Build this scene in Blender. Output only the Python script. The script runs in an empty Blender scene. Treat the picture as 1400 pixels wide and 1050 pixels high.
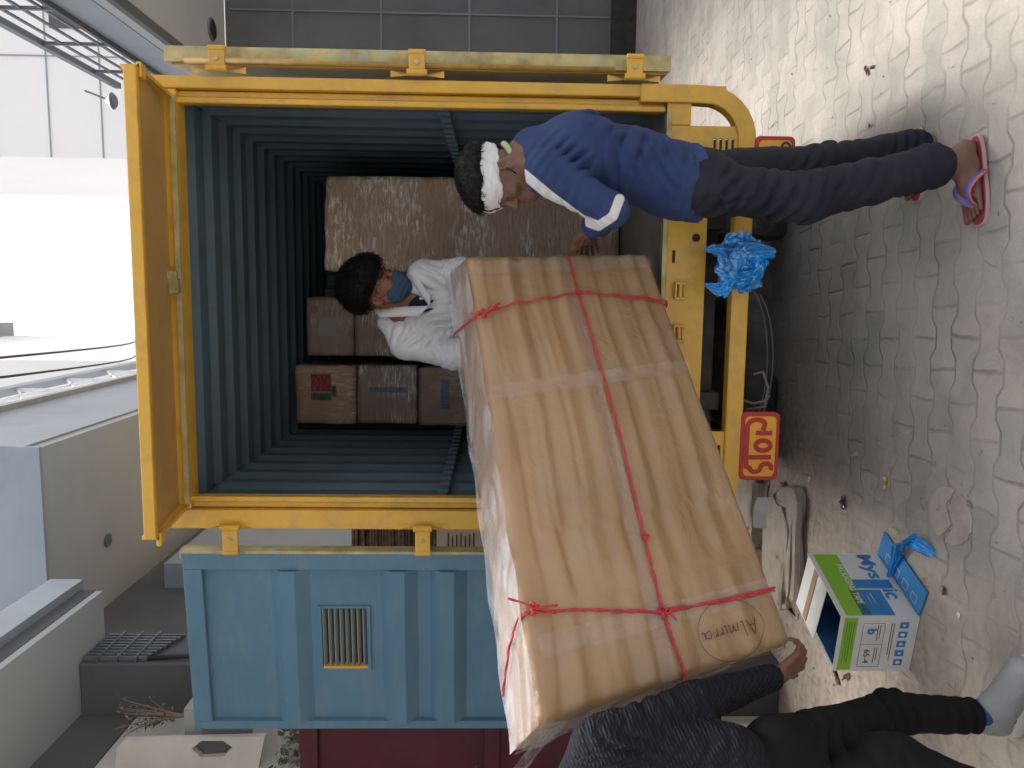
import bpy, math, random
import numpy as np
from mathutils import Vector, Matrix
random.seed(5); rng = np.random.RandomState(5)
S = bpy.context.scene
COL = S.collection

# ------------------------------------------------------------------ camera
CAM = np.array([.067, 0., 1.6]); YAW, PITCH, ROLL, FPX = .119, -.026, .010, 1050.
_f = np.array([-math.sin(YAW)*math.cos(PITCH), math.cos(YAW)*math.cos(PITCH), math.sin(PITCH)])
_r = np.array([math.cos(YAW), math.sin(YAW), 0.]); _u = np.cross(_r, _f)
_R = math.cos(ROLL)*_r + math.sin(ROLL)*_u; _U = np.cross(_R, _f)
cd = bpy.data.cameras.new('camera'); cam = bpy.data.objects.new('camera', cd); COL.objects.link(cam)
cd.sensor_width = 36; cd.lens = 36*FPX/1400; cd.clip_end = 500; cd.clip_start = .02
# the phone was held on its side: world up is the left of the picture
M = Matrix(((-_U[0], _R[0], -_f[0], CAM[0]), (-_U[1], _R[1], -_f[1], CAM[1]), (-_U[2], _R[2], -_f[2], CAM[2]), (0, 0, 0, 1)))
cam.matrix_world = M
S.camera = cam

# ------------------------------------------------------------------ world, sun, exposure
W = bpy.data.worlds.new('World'); S.world = W; W.use_nodes = True
nt = W.node_tree; nt.nodes.clear()
sky = nt.nodes.new('ShaderNodeTexSky'); sky.sky_type = 'NISHITA'; sky.sun_disc = False
SUN_EL, SUN_AZ = math.radians(70), math.radians(20)      # azimuth measured from +Y towards +X
sky.sun_elevation = SUN_EL; sky.sun_rotation = SUN_AZ; sky.dust_density = 6; sky.air_density = 1.0
hs = nt.nodes.new('ShaderNodeHueSaturation'); hs.inputs['Saturation'].default_value = .28
bg = nt.nodes.new('ShaderNodeBackground'); bg.inputs['Strength'].default_value = .125
wo = nt.nodes.new('ShaderNodeOutputWorld')
nt.links.new(sky.outputs[0], hs.inputs['Color']); nt.links.new(hs.outputs[0], bg.inputs[0]); nt.links.new(bg.outputs[0], wo.inputs[0])
sl = bpy.data.lights.new('sun', 'SUN'); sl.energy = 1.4; sl.angle = math.radians(22); sl.color = (1, .96, .9)
so = bpy.data.objects.new('sun', sl); COL.objects.link(so)
sd = Vector((math.sin(SUN_AZ)*math.cos(SUN_EL), math.cos(SUN_AZ)*math.cos(SUN_EL), math.sin(SUN_EL)))
so.rotation_euler = sd.to_track_quat('Z', 'Y').to_euler(); so.location = (0, 0, 20)
S.view_settings.view_transform = 'Standard'; S.view_settings.look = 'None'; S.view_settings.gamma = 1
S.view_settings.exposure = 1.50

# ------------------------------------------------------------------ helpers
def P(px, py, y=None, z=None, x=None):
    """point of the real scene seen at photo pixel (px, py), at a known world y, z or x"""
    d = _f + _R*((1050-py)-525)/FPX - _U*(px-700)/FPX
    t = y/d[1] if y is not None else ((z-CAM[2])/d[2] if z is not None else (x-CAM[0])/d[0])
    return CAM + t*d
def nrm(v): v = np.asarray(v, float); return v/np.linalg.norm(v)
def A(*v): return np.array(v, float)

ORG = {}
def thing(name, label, cat, loc, group=None):
    o = bpy.data.objects.new(name, None); COL.objects.link(o); o.location = loc; o.empty_display_size = .1
    ORG[o.name] = A(*loc); o['label'] = label; o['category'] = cat
    if group: o['group'] = group
    return o
def tag(o, label, cat, group=None, kind=None):
    if label: o['label'] = label
    if cat: o['category'] = cat
    if group: o['group'] = group
    if kind: o['kind'] = kind
    return o
def mk(name, v, f, mat, parent=None, origin=None, smooth=False, bevel=0, label=None, attr=None, uv=None):
    me = bpy.data.meshes.new(name)
    v = np.asarray(v, float)
    if parent is not None: o0 = ORG[parent.name]
    else: o0 = A(*origin) if origin is not None else (A(*( (v[:,0].min()+v[:,0].max())/2, (v[:,1].min()+v[:,1].max())/2, v[:,2].min())))
    if isinstance(f, np.ndarray):
        me.vertices.add(len(v)); me.vertices.foreach_set('co', (v-o0).astype(np.float32).ravel())
        n = len(f); me.loops.add(n*4); me.polygons.add(n)
        me.loops.foreach_set('vertex_index', f.astype(np.int32).ravel())
        me.polygons.foreach_set('loop_start', np.arange(0, n*4, 4, dtype=np.int32))
        me.update(calc_edges=True)
    else:
        me.from_pydata((v-o0).tolist(), [], f)
    me.validate()
    mats = mat if isinstance(mat, (list, tuple)) else [mat]
    for m in mats: me.materials.append(m)
    if smooth:
        me.polygons.foreach_set('use_smooth', [True]*len(me.polygons))
    if attr is not None:
        for an, av in attr.items():
            a = me.attributes.new(an, 'FLOAT', 'POINT'); a.data.foreach_set('value', np.asarray(av, np.float32))
    o = bpy.data.objects.new(name, me); COL.objects.link(o)
    ORG[o.name] = o0
    if parent is not None: o.parent = parent
    else: o.location = o0
    if bevel:
        b = o.modifiers.new('bevel', 'BEVEL'); b.width = bevel; b.segments = 2; b.limit_method = 'ANGLE'; b.angle_limit = math.radians(35)
    if label: o['label'] = label
    return o

class MB:
    def __init__(s): s.v = []; s.f = []
    def add(s, v, f):
        n = len(s.v); s.v += [tuple(map(float, p)) for p in v]; s.f += [tuple(i+n for i in q) for q in f]; return s
    def box(s, x0, x1, y0, y1, z0, z1, R=None, o=None):
        c = [(x, y, z) for x in (x0, x1) for y in (y0, y1) for z in (z0, z1)]
        if R is not None: c = [tuple(np.asarray(o)+np.asarray(R)@np.array(p)) for p in c]
        return s.add(c, [(0,1,3,2), (4,6,7,5), (0,4,5,1), (2,3,7,6), (0,2,6,4), (1,5,7,3)])
    def bar(s, a, b, w, h, up=(0,0,1)):
        a, b = A(*a), A(*b); d = nrm(b-a); u = np.array(up, float)
        if abs(d@u) > .95: u = A(0,1,0)
        sx = nrm(np.cross(d, u)); u2 = np.cross(sx, d)
        c = [p+sx*i*w/2+u2*j*h/2 for p in (a, b) for (i, j) in ((-1,-1),(1,-1),(1,1),(-1,1))]
        return s.add(c, [(0,1,2,3), (7,6,5,4), (0,4,5,1), (1,5,6,2), (2,6,7,3), (3,7,4,0)])
    def tube(s, pts, r, n=10, caps=True, flat=None, closed=False):
        pts = [A(*p) for p in pts]; m = len(pts); rr = r if hasattr(r, '__len__') else [r]*m
        ref = A(0,0,1) if flat is None else nrm(flat[0]); fl = 1 if flat is None else flat[1]
        base = len(s.v); prev = None
        for i, p in enumerate(pts):
            if closed: d = nrm(pts[(i+1)%m]-pts[i-1])
            else: d = nrm(pts[min(i+1, m-1)]-pts[max(i-1, 0)])
            if flat is not None or prev is None:
                u = ref-d*(ref@d)
                if np.linalg.norm(u) < .1: u = A(0,1,0)-d*d[1] if abs(d[1]) < .9 else A(1,0,0)-d*d[0]
            else: u = prev-d*(prev@d)
            u = nrm(u); prev = u; w = np.cross(d, u)
            for k in range(n):
                t = 2*math.pi*k/n; q = p+(u*math.cos(t)*fl+w*math.sin(t))*rr[i]; s.v.append(tuple(q))
        for i in range(m if closed else m-1):
            for k in range(n):
                a = base+i*n+k; b = base+i*n+(k+1)%n; j = (i+1)%m
                s.f.append((a, b, base+j*n+(k+1)%n, base+j*n+k))
        if caps and not closed:
            s.f.append(tuple(base+k for k in range(n))[::-1]); s.f.append(tuple(base+(m-1)*n+k for k in range(n)))
        return s
    def prism(s, poly, o, ex, ey, th):
        """polygon (list of 2d) in plane o + x ex + y ey, extruded th along ex x ey"""
        ex, ey = nrm(ex), nrm(ey); n = np.cross(ex, ey); o = A(*o); m = len(poly); base = len(s.v)
        for k in (0, 1):
            for (x, y) in poly: s.v.append(tuple(o+ex*x+ey*y+n*th*k))
        s.f.append(tuple(base+i for i in range(m))[::-1]); s.f.append(tuple(base+m+i for i in range(m)))
        for i in range(m):
            j = (i+1)%m; s.f.append((base+i, base+j, base+m+j, base+m+i))
        return s
    def grid(s, fn, nu, nv):
        base = len(s.v)
        for i in range(nu+1):
            for j in range(nv+1): s.v.append(tuple(fn(i/nu, j/nv)))
        for i in range(nu):
            for j in range(nv):
                a = base+i*(nv+1)+j; s.f.append((a, a+nv+1, a+nv+2, a+1))
        return s
    def mk(s, name, mat, parent=None, **k): return mk(name, s.v, s.f, mat, parent, **k)

def plate_holes(mb, x0, x1, z0, z1, holes, y0, y1):
    """vertical plate facing -y with rectangular holes (x0,x1,z0,z1)"""
    xs = sorted({x0, x1, *[h[0] for h in holes], *[h[1] for h in holes]})
    zs = sorted({z0, z1, *[h[2] for h in holes], *[h[3] for h in holes]})
    def solid(i, j):
        if i < 0 or j < 0 or i >= len(xs)-1 or j >= len(zs)-1: return False
        cx, cz = (xs[i]+xs[i+1])/2, (zs[j]+zs[j+1])/2
        return not any(h[0] < cx < h[1] and h[2] < cz < h[3] for h in holes)
    idx = {}
    def V(x, y, z):
        k = (x, y, z)
        if k not in idx: idx[k] = len(mb.v); mb.v.append(k)
        return idx[k]
    for i in range(len(xs)-1):
        for j in range(len(zs)-1):
            if not solid(i, j): continue
            a, b, c, d = xs[i], xs[i+1], zs[j], zs[j+1]
            mb.f.append((V(a,y0,c), V(b,y0,c), V(b,y0,d), V(a,y0,d)))
            mb.f.append((V(a,y1,c), V(a,y1,d), V(b,y1,d), V(b,y1,c)))
            if not solid(i-1, j): mb.f.append((V(a,y0,c), V(a,y0,d), V(a,y1,d), V(a,y1,c)))
            if not solid(i+1, j): mb.f.append((V(b,y0,c), V(b,y1,c), V(b,y1,d), V(b,y0,d)))
            if not solid(i, j-1): mb.f.append((V(a,y0,c), V(a,y1,c), V(b,y1,c), V(b,y0,c)))
            if not solid(i, j+1): mb.f.append((V(a,y0,d), V(b,y0,d), V(b,y1,d), V(a,y1,d)))
    return mb

def text(body, o, ex, ey, h, mat, parent, name='lettering', width=None, th=.0015, bold=0):
    cu = bpy.data.curves.new(name, 'FONT'); cu.body = body; cu.size = 1; cu.extrude = 0; cu.offset = bold
    t = bpy.data.objects.new(name, cu); COL.objects.link(t)
    bpy.context.view_layer.update()
    me = bpy.data.meshes.new_from_object(t.evaluated_get(bpy.context.evaluated_depsgraph_get()))
    bpy.data.objects.remove(t)
    v = np.array([q.co[:] for q in me.vertices]); f = [tuple(p.vertices) for p in me.polygons]
    if len(v) == 0: return None
    v[:, :2] -= v[:, :2].min(0); hh = v[:, 1].max(); ww = v[:, 0].max()
    sy = h/hh; sx = sy if width is None else width/ww
    ex, ey = nrm(ex), nrm(ey); n = np.cross(ex, ey)
    q = A(*o)+np.outer(v[:, 0]*sx, ex)+np.outer(v[:, 1]*sy, ey)+n*th
    return mk(name, q, f, mat, parent)

# ------------------------------------------------------------------ materials
def mat(name, col, rough=.6, metal=0, var=.08, vscale=3., bump=0, bscale=40., dirt=None, dscale=2., damt=.4, coat=0, spec=.5, dstretch=None, bstretch=None, detail=6, col2=None, alpha=1, sheen=0):
    m = bpy.data.materials.new(name); m.use_nodes = True; t = m.node_tree; b = t.nodes['Principled BSDF']
    b.inputs['Roughness'].default_value = rough; b.inputs['Metallic'].default_value = metal
    b.inputs['Specular IOR Level'].default_value = spec; b.inputs['Coat Weight'].default_value = coat; b.inputs['Coat Roughness'].default_value = .15
    b.inputs['Sheen Weight'].default_value = sheen
    geo = t.nodes.new('ShaderNodeNewGeometry')
    def noise(sc, det=detail, st=None, rough_=.55):
        src = geo.outputs['Position']
        if st is not None:
            mp = t.nodes.new('ShaderNodeMapping'); mp.inputs['Scale'].default_value = st; t.links.new(src, mp.inputs[0]); src = mp.outputs[0]
        n = t.nodes.new('ShaderNodeTexNoise'); n.inputs['Scale'].default_value = sc; n.inputs['Detail'].default_value = det; n.inputs['Roughness'].default_value = rough_
        t.links.new(src, n.inputs['Vector']); return n.outputs['Fac']
    n1 = noise(vscale)
    ramp = t.nodes.new('ShaderNodeValToRGB'); c = np.array(col[:3]); c2 = c*(1+var) if col2 is None else np.array(col2)
    ramp.color_ramp.elements[0].position = .3; ramp.color_ramp.elements[1].position = .7
    ramp.color_ramp.elements[0].color = (*np.clip(c*(1-var), 0, 1), 1); ramp.color_ramp.elements[1].color = (*np.clip(c2, 0, 1), 1)
    t.links.new(n1, ramp.inputs[0]); out = ramp.outputs[0]
    if dirt is not None:
        n2 = noise(dscale, 10, dstretch, .7); r2 = t.nodes.new('ShaderNodeValToRGB')
        r2.color_ramp.elements[0].position = .48; r2.color_ramp.elements[1].position = .72
        r2.color_ramp.elements[0].color = (0, 0, 0, 1); r2.color_ramp.elements[1].color = (damt, damt, damt, 1)
        t.links.new(n2, r2.inputs[0]); mx = t.nodes.new('ShaderNodeMix'); mx.data_type = 'RGBA'
        t.links.new(r2.outputs[0], mx.inputs[0]); t.links.new(out, mx.inputs[6]); mx.inputs[7].default_value = (*dirt, 1); out = mx.outputs[2]
    t.links.new(out, b.inputs['Base Color'])
    rr = t.nodes.new('ShaderNodeMapRange'); rr.inputs['To Min'].default_value = max(.02, rough-.12); rr.inputs['To Max'].default_value = min(1, rough+.12)
    t.links.new(noise(vscale*4), rr.inputs[0]); t.links.new(rr.outputs[0], b.inputs['Roughness'])
    if bump:
        bp = t.nodes.new('ShaderNodeBump'); bp.inputs['Strength'].default_value = bump; bp.inputs['Distance'].default_value = .01
        t.links.new(noise(bscale, 6, bstretch), bp.inputs['Height']); t.links.new(bp.outputs[0], b.inputs['Normal'])
    if alpha < 1: b.inputs['Alpha'].default_value = alpha
    return m
def N(t, typ, **kw):
    n = t.nodes.new(typ)
    for k, v in kw.items(): setattr(n, k, v)
    return n
def math_node(t, op, a, b=None, c=None, clamp=False):
    n = t.nodes.new('ShaderNodeMath'); n.operation = op; n.use_clamp = clamp
    for i, q in enumerate((a, b, c)):
        if q is None: continue
        if isinstance(q, (int, float)): n.inputs[i].default_value = q
        else: t.links.new(q, n.inputs[i])
    return n.outputs[0]
def attr_mix(m, attr, col, soft=.004):
    """colour m differently where the vertex attribute (a distance) is negative"""
    t = m.node_tree; b = t.nodes['Principled BSDF']; lk = b.inputs['Base Color'].links[0]; src = lk.from_socket
    a = N(t, 'ShaderNodeAttribute'); a.attribute_name = attr
    mr = t.nodes.new('ShaderNodeMapRange'); mr.inputs['From Min'].default_value = -soft; mr.inputs['From Max'].default_value = 0
    mr.inputs['To Min'].default_value = 1; mr.inputs['To Max'].default_value = 0
    t.links.new(a.outputs['Fac'], mr.inputs[0])
    mx = t.nodes.new('ShaderNodeMix'); mx.data_type = 'RGBA'; mx.inputs[7].default_value = (*col, 1)
    t.links.new(mr.outputs[0], mx.inputs[0]); t.links.new(src, mx.inputs[6]); t.links.new(mx.outputs[2], b.inputs['Base Color'])
    return m

yellow = mat('yellow_paint', (.62, .355, .035), .38, var=.08, vscale=4, bump=.10, bscale=45, dirt=(.26, .17, .09), dscale=7, damt=.5, coat=.2)
blue = mat('blue_paint', (.085, .188, .275), .42, var=.07, vscale=3, bump=.07, bscale=25, dirt=(.22, .26, .26), dscale=6, damt=.3, dstretch=(1, 1, 3))
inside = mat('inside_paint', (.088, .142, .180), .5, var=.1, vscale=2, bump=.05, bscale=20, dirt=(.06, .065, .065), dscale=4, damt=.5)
floor_steel = mat('floor_steel', (.20, .19, .17), .6, .3, .2, 6, .2, 50, dirt=(.3, .26, .2), dscale=8, damt=.6)
black_steel = mat('black_steel', (.02, .02, .021), .6, .3, .3, 8, .3, 60, dirt=(.09, .075, .06), dscale=9, damt=.5)
rubber = mat('rubber', (.02, .02, .02), .8, 0, .2, 9, .3, 90, dirt=(.1, .085, .07), dscale=9, damt=.6)
worn_edge = mat('worn_edge', (.42, .36, .16), .5, .2, .35, 12, .1, 60, dirt=(.35, .4, .38), dscale=10, damt=.8)
red_paint = mat('red_paint', (.42, .022, .02), .5, var=.1)
sign_yellow = mat('sign_yellow', (.72, .36, .03), .5, var=.08, dirt=(.3, .2, .1), dscale=12, damt=.4)
white_conc = mat('white_plaster', (.62, .60, .57), .85, var=.05, vscale=1.5, bump=.1, bscale=60, dirt=(.36, .34, .31), dscale=1.6, damt=.45)
pale_wall = mat('pale_facade', (.84, .84, .85), .8, var=.02, vscale=.5)
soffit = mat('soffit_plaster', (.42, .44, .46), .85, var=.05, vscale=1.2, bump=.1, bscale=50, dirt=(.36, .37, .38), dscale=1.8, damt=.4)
grey_conc = mat('grey_plaster', (.40, .41, .42), .85, var=.07, vscale=1.2, bump=.12, bscale=50, dirt=(.24, .23, .21), dscale=1.8, damt=.4)
bluegrey = mat('bluegrey_paint', (.30, .34, .39), .7, var=.05, vscale=1.5, bump=.06, bscale=50, dirt=(.22, .23, .25), dscale=2, damt=.4)
darkgrey = mat('darkgrey_paint', (.105, .11, .12), .75, var=.1, vscale=1.2, bump=.08, bscale=40, dirt=(.06, .06, .065), dscale=1.5, damt=.5)
metal_rail = mat('rail_metal', (.16, .18, .21), .5, .4, .1)
white_rail = mat('white_rail', (.7, .72, .74), .5, .1, .05)
maroon = mat('maroon_paint', (.075, .005, .012), .45, var=.15, vscale=4, bump=.08, bscale=30, dirt=(.09, .04, .04), dscale=6, damt=.3)

# ------------------------------------------------------------------ ground: one sheet of dusty interlocking pavers
def ground_material():
    m = bpy.data.materials.new('pavers'); m.use_nodes = True; t = m.node_tree; b = t.nodes['Principled BSDF']
    geo = N(t, 'ShaderNodeNewGeometry'); mp = N(t, 'ShaderNodeMapping'); mp.inputs['Rotation'].default_value = (0, 0, math.radians(-4))
    t.links.new(geo.outputs['Position'], mp.inputs[0])
    nz = N(t, 'ShaderNodeTexNoise'); nz.inputs['Scale'].default_value = 9; t.links.new(geo.outputs['Position'], nz.inputs['Vector'])
    sp = N(t, 'ShaderNodeSeparateXYZ'); t.links.new(mp.outputs[0], sp.inputs[0])
    jit = math_node(t, 'MULTIPLY', math_node(t, 'SUBTRACT', nz.outputs['Fac'], .5), .14)
    u = math_node(t, 'ADD', math_node(t, 'DIVIDE', sp.outputs[0], .225), jit); v = math_node(t, 'ADD', math_node(t, 'DIVIDE', sp.outputs[1], .125), jit)
    n = math_node(t, 'ROUND', v)
    par = math_node(t, 'MULTIPLY', math_node(t, 'ABSOLUTE', math_node(t, 'MODULO', n, 2)), 1)     # 0 or 1
    sgn = math_node(t, 'SUBTRACT', 1, math_node(t, 'MULTIPLY', par, 2))
    cs = math_node(t, 'COSINE', math_node(t, 'MULTIPLY', u, 2*math.pi))
    cl = math_node(t, 'MINIMUM', math_node(t, 'MAXIMUM', math_node(t, 'MULTIPLY', cs, 1.8), -1), 1)
    d = math_node(t, 'SUBTRACT', math_node(t, 'SUBTRACT', v, n), math_node(t, 'MULTIPLY', math_node(t, 'MULTIPLY', sgn, cl), .12))
    below = math_node(t, 'LESS_THAN', d, 0)
    row = math_node(t, 'SUBTRACT', n, below)
    rp = math_node(t, 'ABSOLUTE', math_node(t, 'MODULO', row, 2))
    u2 = math_node(t, 'ADD', u, math_node(t, 'MULTIPLY', math_node(t, 'ADD', rp, 1), .5))
    ur = math_node(t, 'ROUND', u2)
    dv = math_node(t, 'MULTIPLY', math_node(t, 'ABSOLUTE', d), .125)
    du = math_node(t, 'MULTIPLY', math_node(t, 'ABSOLUTE', math_node(t, 'SUBTRACT', u2, ur)), .225)
    dist = math_node(t, 'MINIMUM', dv, du)
    # worn, dust-filled joints: their width and depth vary
    nw = N(t, 'ShaderNodeTexNoise'); nw.inputs['Scale'].default_value = 3.2; nw.inputs['Detail'].default_value = 8; t.links.new(geo.outputs['Position'], nw.inputs['Vector'])
    fill = N(t, 'ShaderNodeMapRange'); fill.inputs['From Min'].default_value = .36; fill.inputs['From Max'].default_value = .58; t.links.new(nw.outputs['Fac'], fill.inputs[0])
    jn = N(t, 'ShaderNodeMapRange'); jn.inputs['From Min'].default_value = .0008; jn.inputs['From Max'].default_value = .0105; jn.inputs['To Min'].default_value = 1; jn.inputs['To Max'].default_value = 0
    jn.interpolation_type = 'SMOOTHSTEP'
    t.links.new(dist, jn.inputs[0])
    joint = math_node(t, 'MULTIPLY', jn.outputs[0], math_node(t, 'SUBTRACT', 1, math_node(t, 'MULTIPLY', fill.outputs[0], .82)))
    # per-block tone
    cell = N(t, 'ShaderNodeTexWhiteNoise'); cell.noise_dimensions = '2D'; cv = N(t, 'ShaderNodeCombineXYZ'); t.links.new(math_node(t, 'FLOOR', u2), cv.inputs[0]); t.links.new(row, cv.inputs[1]); t.links.new(cv.outputs[0], cell.inputs['Vector'])
    r1 = N(t, 'ShaderNodeValToRGB'); e = r1.color_ramp.elements; e[0].color = (.35, .338, .298, 1); e[1].color = (.44, .40, .36, 1); t.links.new(cell.outputs['Value'], r1.inputs[0])
    # dust: pinkish-beige patches
    nd = N(t, 'ShaderNodeTexNoise'); nd.inputs['Scale'].default_value = 1.3; nd.inputs['Detail'].default_value = 12; nd.inputs['Roughness'].default_value = .65; t.links.new(geo.outputs['Position'], nd.inputs['Vector'])
    dm = N(t, 'ShaderNodeMapRange'); dm.inputs['From Min'].default_value = .42; dm.inputs['From Max'].default_value = .66; dm.inputs['To Max'].default_value = .8; t.links.new(nd.outputs['Fac'], dm.inputs[0])
    m1 = N(t, 'ShaderNodeMix', data_type='RGBA'); t.links.new(dm.outputs[0], m1.inputs[0]); t.links.new(r1.outputs[0], m1.inputs[6]); m1.inputs[7].default_value = (.46, .415, .37, 1)
    # brown soil trodden over the pavers towards the left
    ps = N(t, 'ShaderNodeSeparateXYZ'); t.links.new(geo.outputs['Position'], ps.inputs[0])
    ll = math_node(t, 'ADD', math_node(t, 'MULTIPLY', ps.outputs[0], -.55), math_node(t, 'MULTIPLY', math_node(t, 'SUBTRACT', ps.outputs[1], 2.6), .35))
    ll = math_node(t, 'ADD', ll, math_node(t, 'MULTIPLY', math_node(t, 'SUBTRACT', nd.outputs['Fac'], .5), 1.5))
    sm = N(t, 'ShaderNodeMapRange'); sm.inputs['From Min'].default_value = .25; sm.inputs['From Max'].default_value = .95; sm.inputs['To Max'].default_value = .85; t.links.new(ll, sm.inputs[0])
    ns = N(t, 'ShaderNodeTexNoise'); ns.inputs['Scale'].default_value = 26; ns.inputs['Detail'].default_value = 8; t.links.new(geo.outputs['Position'], ns.inputs['Vector'])
    rs = N(t, 'ShaderNodeValToRGB'); e = rs.color_ramp.elements; e[0].position = .3; e[0].color = (.22, .18, .145, 1); e[1].position = .7; e[1].color = (.40, .335, .275, 1); t.links.new(ns.outputs['Fac'], rs.inputs[0])
    m2 = N(t, 'ShaderNodeMix', data_type='RGBA'); t.links.new(sm.outputs[0], m2.inputs[0]); t.links.new(m1.outputs[2], m2.inputs[6]); t.links.new(rs.outputs[0], m2.inputs[7])
    m3 = N(t, 'ShaderNodeMix', data_type='RGBA'); jf = math_node(t, 'MULTIPLY', math_node(t, 'MULTIPLY', joint, .50), math_node(t, 'SUBTRACT', 1, sm.outputs[0]))
    t.links.new(jf, m3.inputs[0]); t.links.new(m2.outputs[2], m3.inputs[6]); m3.inputs[7].default_value = (.15, .135, .115, 1)
    # fine grit
    ng = N(t, 'ShaderNodeTexNoise'); ng.inputs['Scale'].default_value = 120; ng.inputs['Detail'].default_value = 4; t.links.new(geo.outputs['Position'], ng.inputs['Vector'])
    gr = N(t, 'ShaderNodeMapRange'); gr.inputs['To Min'].default_value = .84; gr.inputs['To Max'].default_value = 1.14; t.links.new(ng.outputs['Fac'], gr.inputs[0])
    nl = N(t, 'ShaderNodeTexNoise'); nl.inputs['Scale'].default_value = 2.6; nl.inputs['Detail'].default_value = 10; nl.inputs['Roughness'].default_value = .7; nl.inputs['Distortion'].default_value = .8; t.links.new(geo.outputs['Position'], nl.inputs['Vector'])
    gl = N(t, 'ShaderNodeMapRange'); gl.inputs['From Min'].default_value = .3; gl.inputs['From Max'].default_value = .7; gl.inputs['To Min'].default_value = .76; gl.inputs['To Max'].default_value = 1.12; t.links.new(nl.outputs['Fac'], gl.inputs[0])
    gs = math_node(t, 'MULTIPLY', gr.outputs[0], gl.outputs[0])
    vm = N(t, 'ShaderNodeVectorMath', operation='SCALE'); t.links.new(m3.outputs[2], vm.inputs[0]); t.links.new(gs, vm.inputs['Scale'])
    t.links.new(vm.outputs[0], b.inputs['Base Color']); b.inputs['Roughness'].default_value = .85; b.inputs['Specular IOR Level'].default_value = .3
    h = math_node(t, 'SUBTRACT', math_node(t, 'MULTIPLY', ns.outputs['Fac'], .35), math_node(t, 'MULTIPLY', joint, .7))
    h = math_node(t, 'ADD', h, math_node(t, 'MULTIPLY', ng.outputs['Fac'], .12)); h = math_node(t, 'ADD', h, math_node(t, 'MULTIPLY', cell.outputs['Value'], .12))
    bp = N(t, 'ShaderNodeBump'); bp.inputs['Strength'].default_value = .8; bp.inputs['Distance'].default_value = .007; t.links.new(h, bp.inputs['Height']); t.links.new(bp.outputs[0], b.inputs['Normal'])
    return m
g = MB(); g.add([(-150,-150,0), (150,-150,0), (150,250,0), (-150,250,0)], [(0,1,2,3)])
tag(g.mk('ground', ground_material(), origin=(0,0,0)), 'dusty interlocking grey concrete pavers under the truck', 'ground', kind='structure')

# ------------------------------------------------------------------ building on the right: canopy, shutter wall, balcony railing
def railing_bars(top, rows, posts, y0, y1, x, thick, mt, parent, name='railing'):
    mb = MB(); mb.box(x-thick/2, x+thick/2, y0, y1, top-thick, top)
    for z in rows: mb.box(x-.012, x+.012, y0, y1, z-.012, z+.012)
    for y in posts: mb.box(x-.016, x+.016, y-.016, y+.016, rows[0]-.3, top-thick)
    return mb.mk(name, mt, parent)
t = thing('building', 'grey building right of the truck with shutter wall and railed balcony over a canopy', 'building', (4., 9.2, 0))
MB().box(1.78+.0, 7, 9.2, 9.5, .001, 4.66).mk('wall', darkgrey, t)
sb = MB()
for z in (.9, 1.9, 2.9, 3.9): sb.box(1.79, 7, 9.185, 9.2, z-.012, z+.012)
for x in (2.2, 3.2, 4.2): sb.box(x-.01, x+.01, 9.183, 9.2, .3, 4.6)
sb.mk('wall_trim', metal_rail, t)
MB().box(1.78, 7, 9.12, 9.2, .001, .28).mk('skirting', black_steel, t)
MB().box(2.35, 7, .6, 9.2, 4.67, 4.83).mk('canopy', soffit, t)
MB().box(2.345, 2.55, .55, 9.45, 4.835, 5.18).mk('fascia', bluegrey, t)
MB().box(2.33, 2.42, .55, 9.45, 4.64, 4.70).mk('canopy_edge', darkgrey, t)
MB().box(2.3, 2.58, .5, 9.45, 5.182, 5.22).mk('coping', darkgrey, t)
for (px, py) in ((289, 40),):
    c = P(px, py, z=4.668); mb = MB()
    mb.tube([(c[0], c[1], 4.668), (c[0], c[1], 4.65)], [.12, .115], 24); lo = mb.mk('ceiling_light', metal_rail, t)
    MB().tube([(c[0], c[1], 4.652), (c[0], c[1], 4.642)], [.095, .09], 24).mk('lens', black_steel, lo)
MB().box(2.36, 2.42, .6, 9.4, 5.95, 6.02).mk('handrail', metal_rail, t)
mb = MB()
for z in (5.42, 5.6, 5.78): mb.box(2.38, 2.4, .6, 9.4, z-.012, z+.012)
for y in np.arange(1.2, 9.4, .95): mb.box(2.375, 2.405, y-.015, y+.015, 5.22, 5.95)
mb.mk('railing', metal_rail, t)
bo = MB().box(2.9, 7, .6, 9.4, 7.9, 8.05).mk('upper_slab', pale_wall, t)
MB().box(4.6, 7, .6, 9.4, 5.22, 7.9).mk('upper_wall', pale_wall, t)
# small lamp on a bracket below the railing
mb = MB(); c = P(152, 138, x=2.25); mb.bar((2.36, c[1], c[2]+.3), tuple(c), .02, .02); mb.tube([tuple(c+A(0,0,.06)), tuple(c-A(0,0,.02))], [.03, .1], 12); mb.tube([tuple(c-A(0,0,.02)), tuple(c-A(0,0,.05))], [.1, .07], 12)
mb.mk('bracket_lamp', metal_rail, t)

# tall pale tower behind it
t = thing('apartment_tower', 'tall pale tiled building behind the right balcony railing, washed out by the sky', 'building', (12., 24., 0))
MB().box(3.9, 20, 24, 34, .001, 30).mk('wall', pale_wall, t)
mb = MB()
for z in np.arange(4., 30, 1.55): mb.box(3.9, 20, 23.97, 24, z, z+.035)
for x in (6.8, 9.6, 12.4): mb.box(x, x+.03, 23.96, 23.995, 3, 30)
mb.mk('panel_joints', bluegrey, t)
mb = MB()
for z in (9.2, 15.4): mb.box(5, 6.2, 23.94, 23.99, z, z+1.5)
for i, z in enumerate((7.2, 10.3, 13.4, 16.5)):
    w = MB().box(7.6, 8.9, 23.95, 23.99, z, z+1.3).mk('window', darkgrey, t); MB().box(7.5, 9.0, 23.9, 23.99, z-.1, z-.002).mk('sill', white_conc, w)

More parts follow.
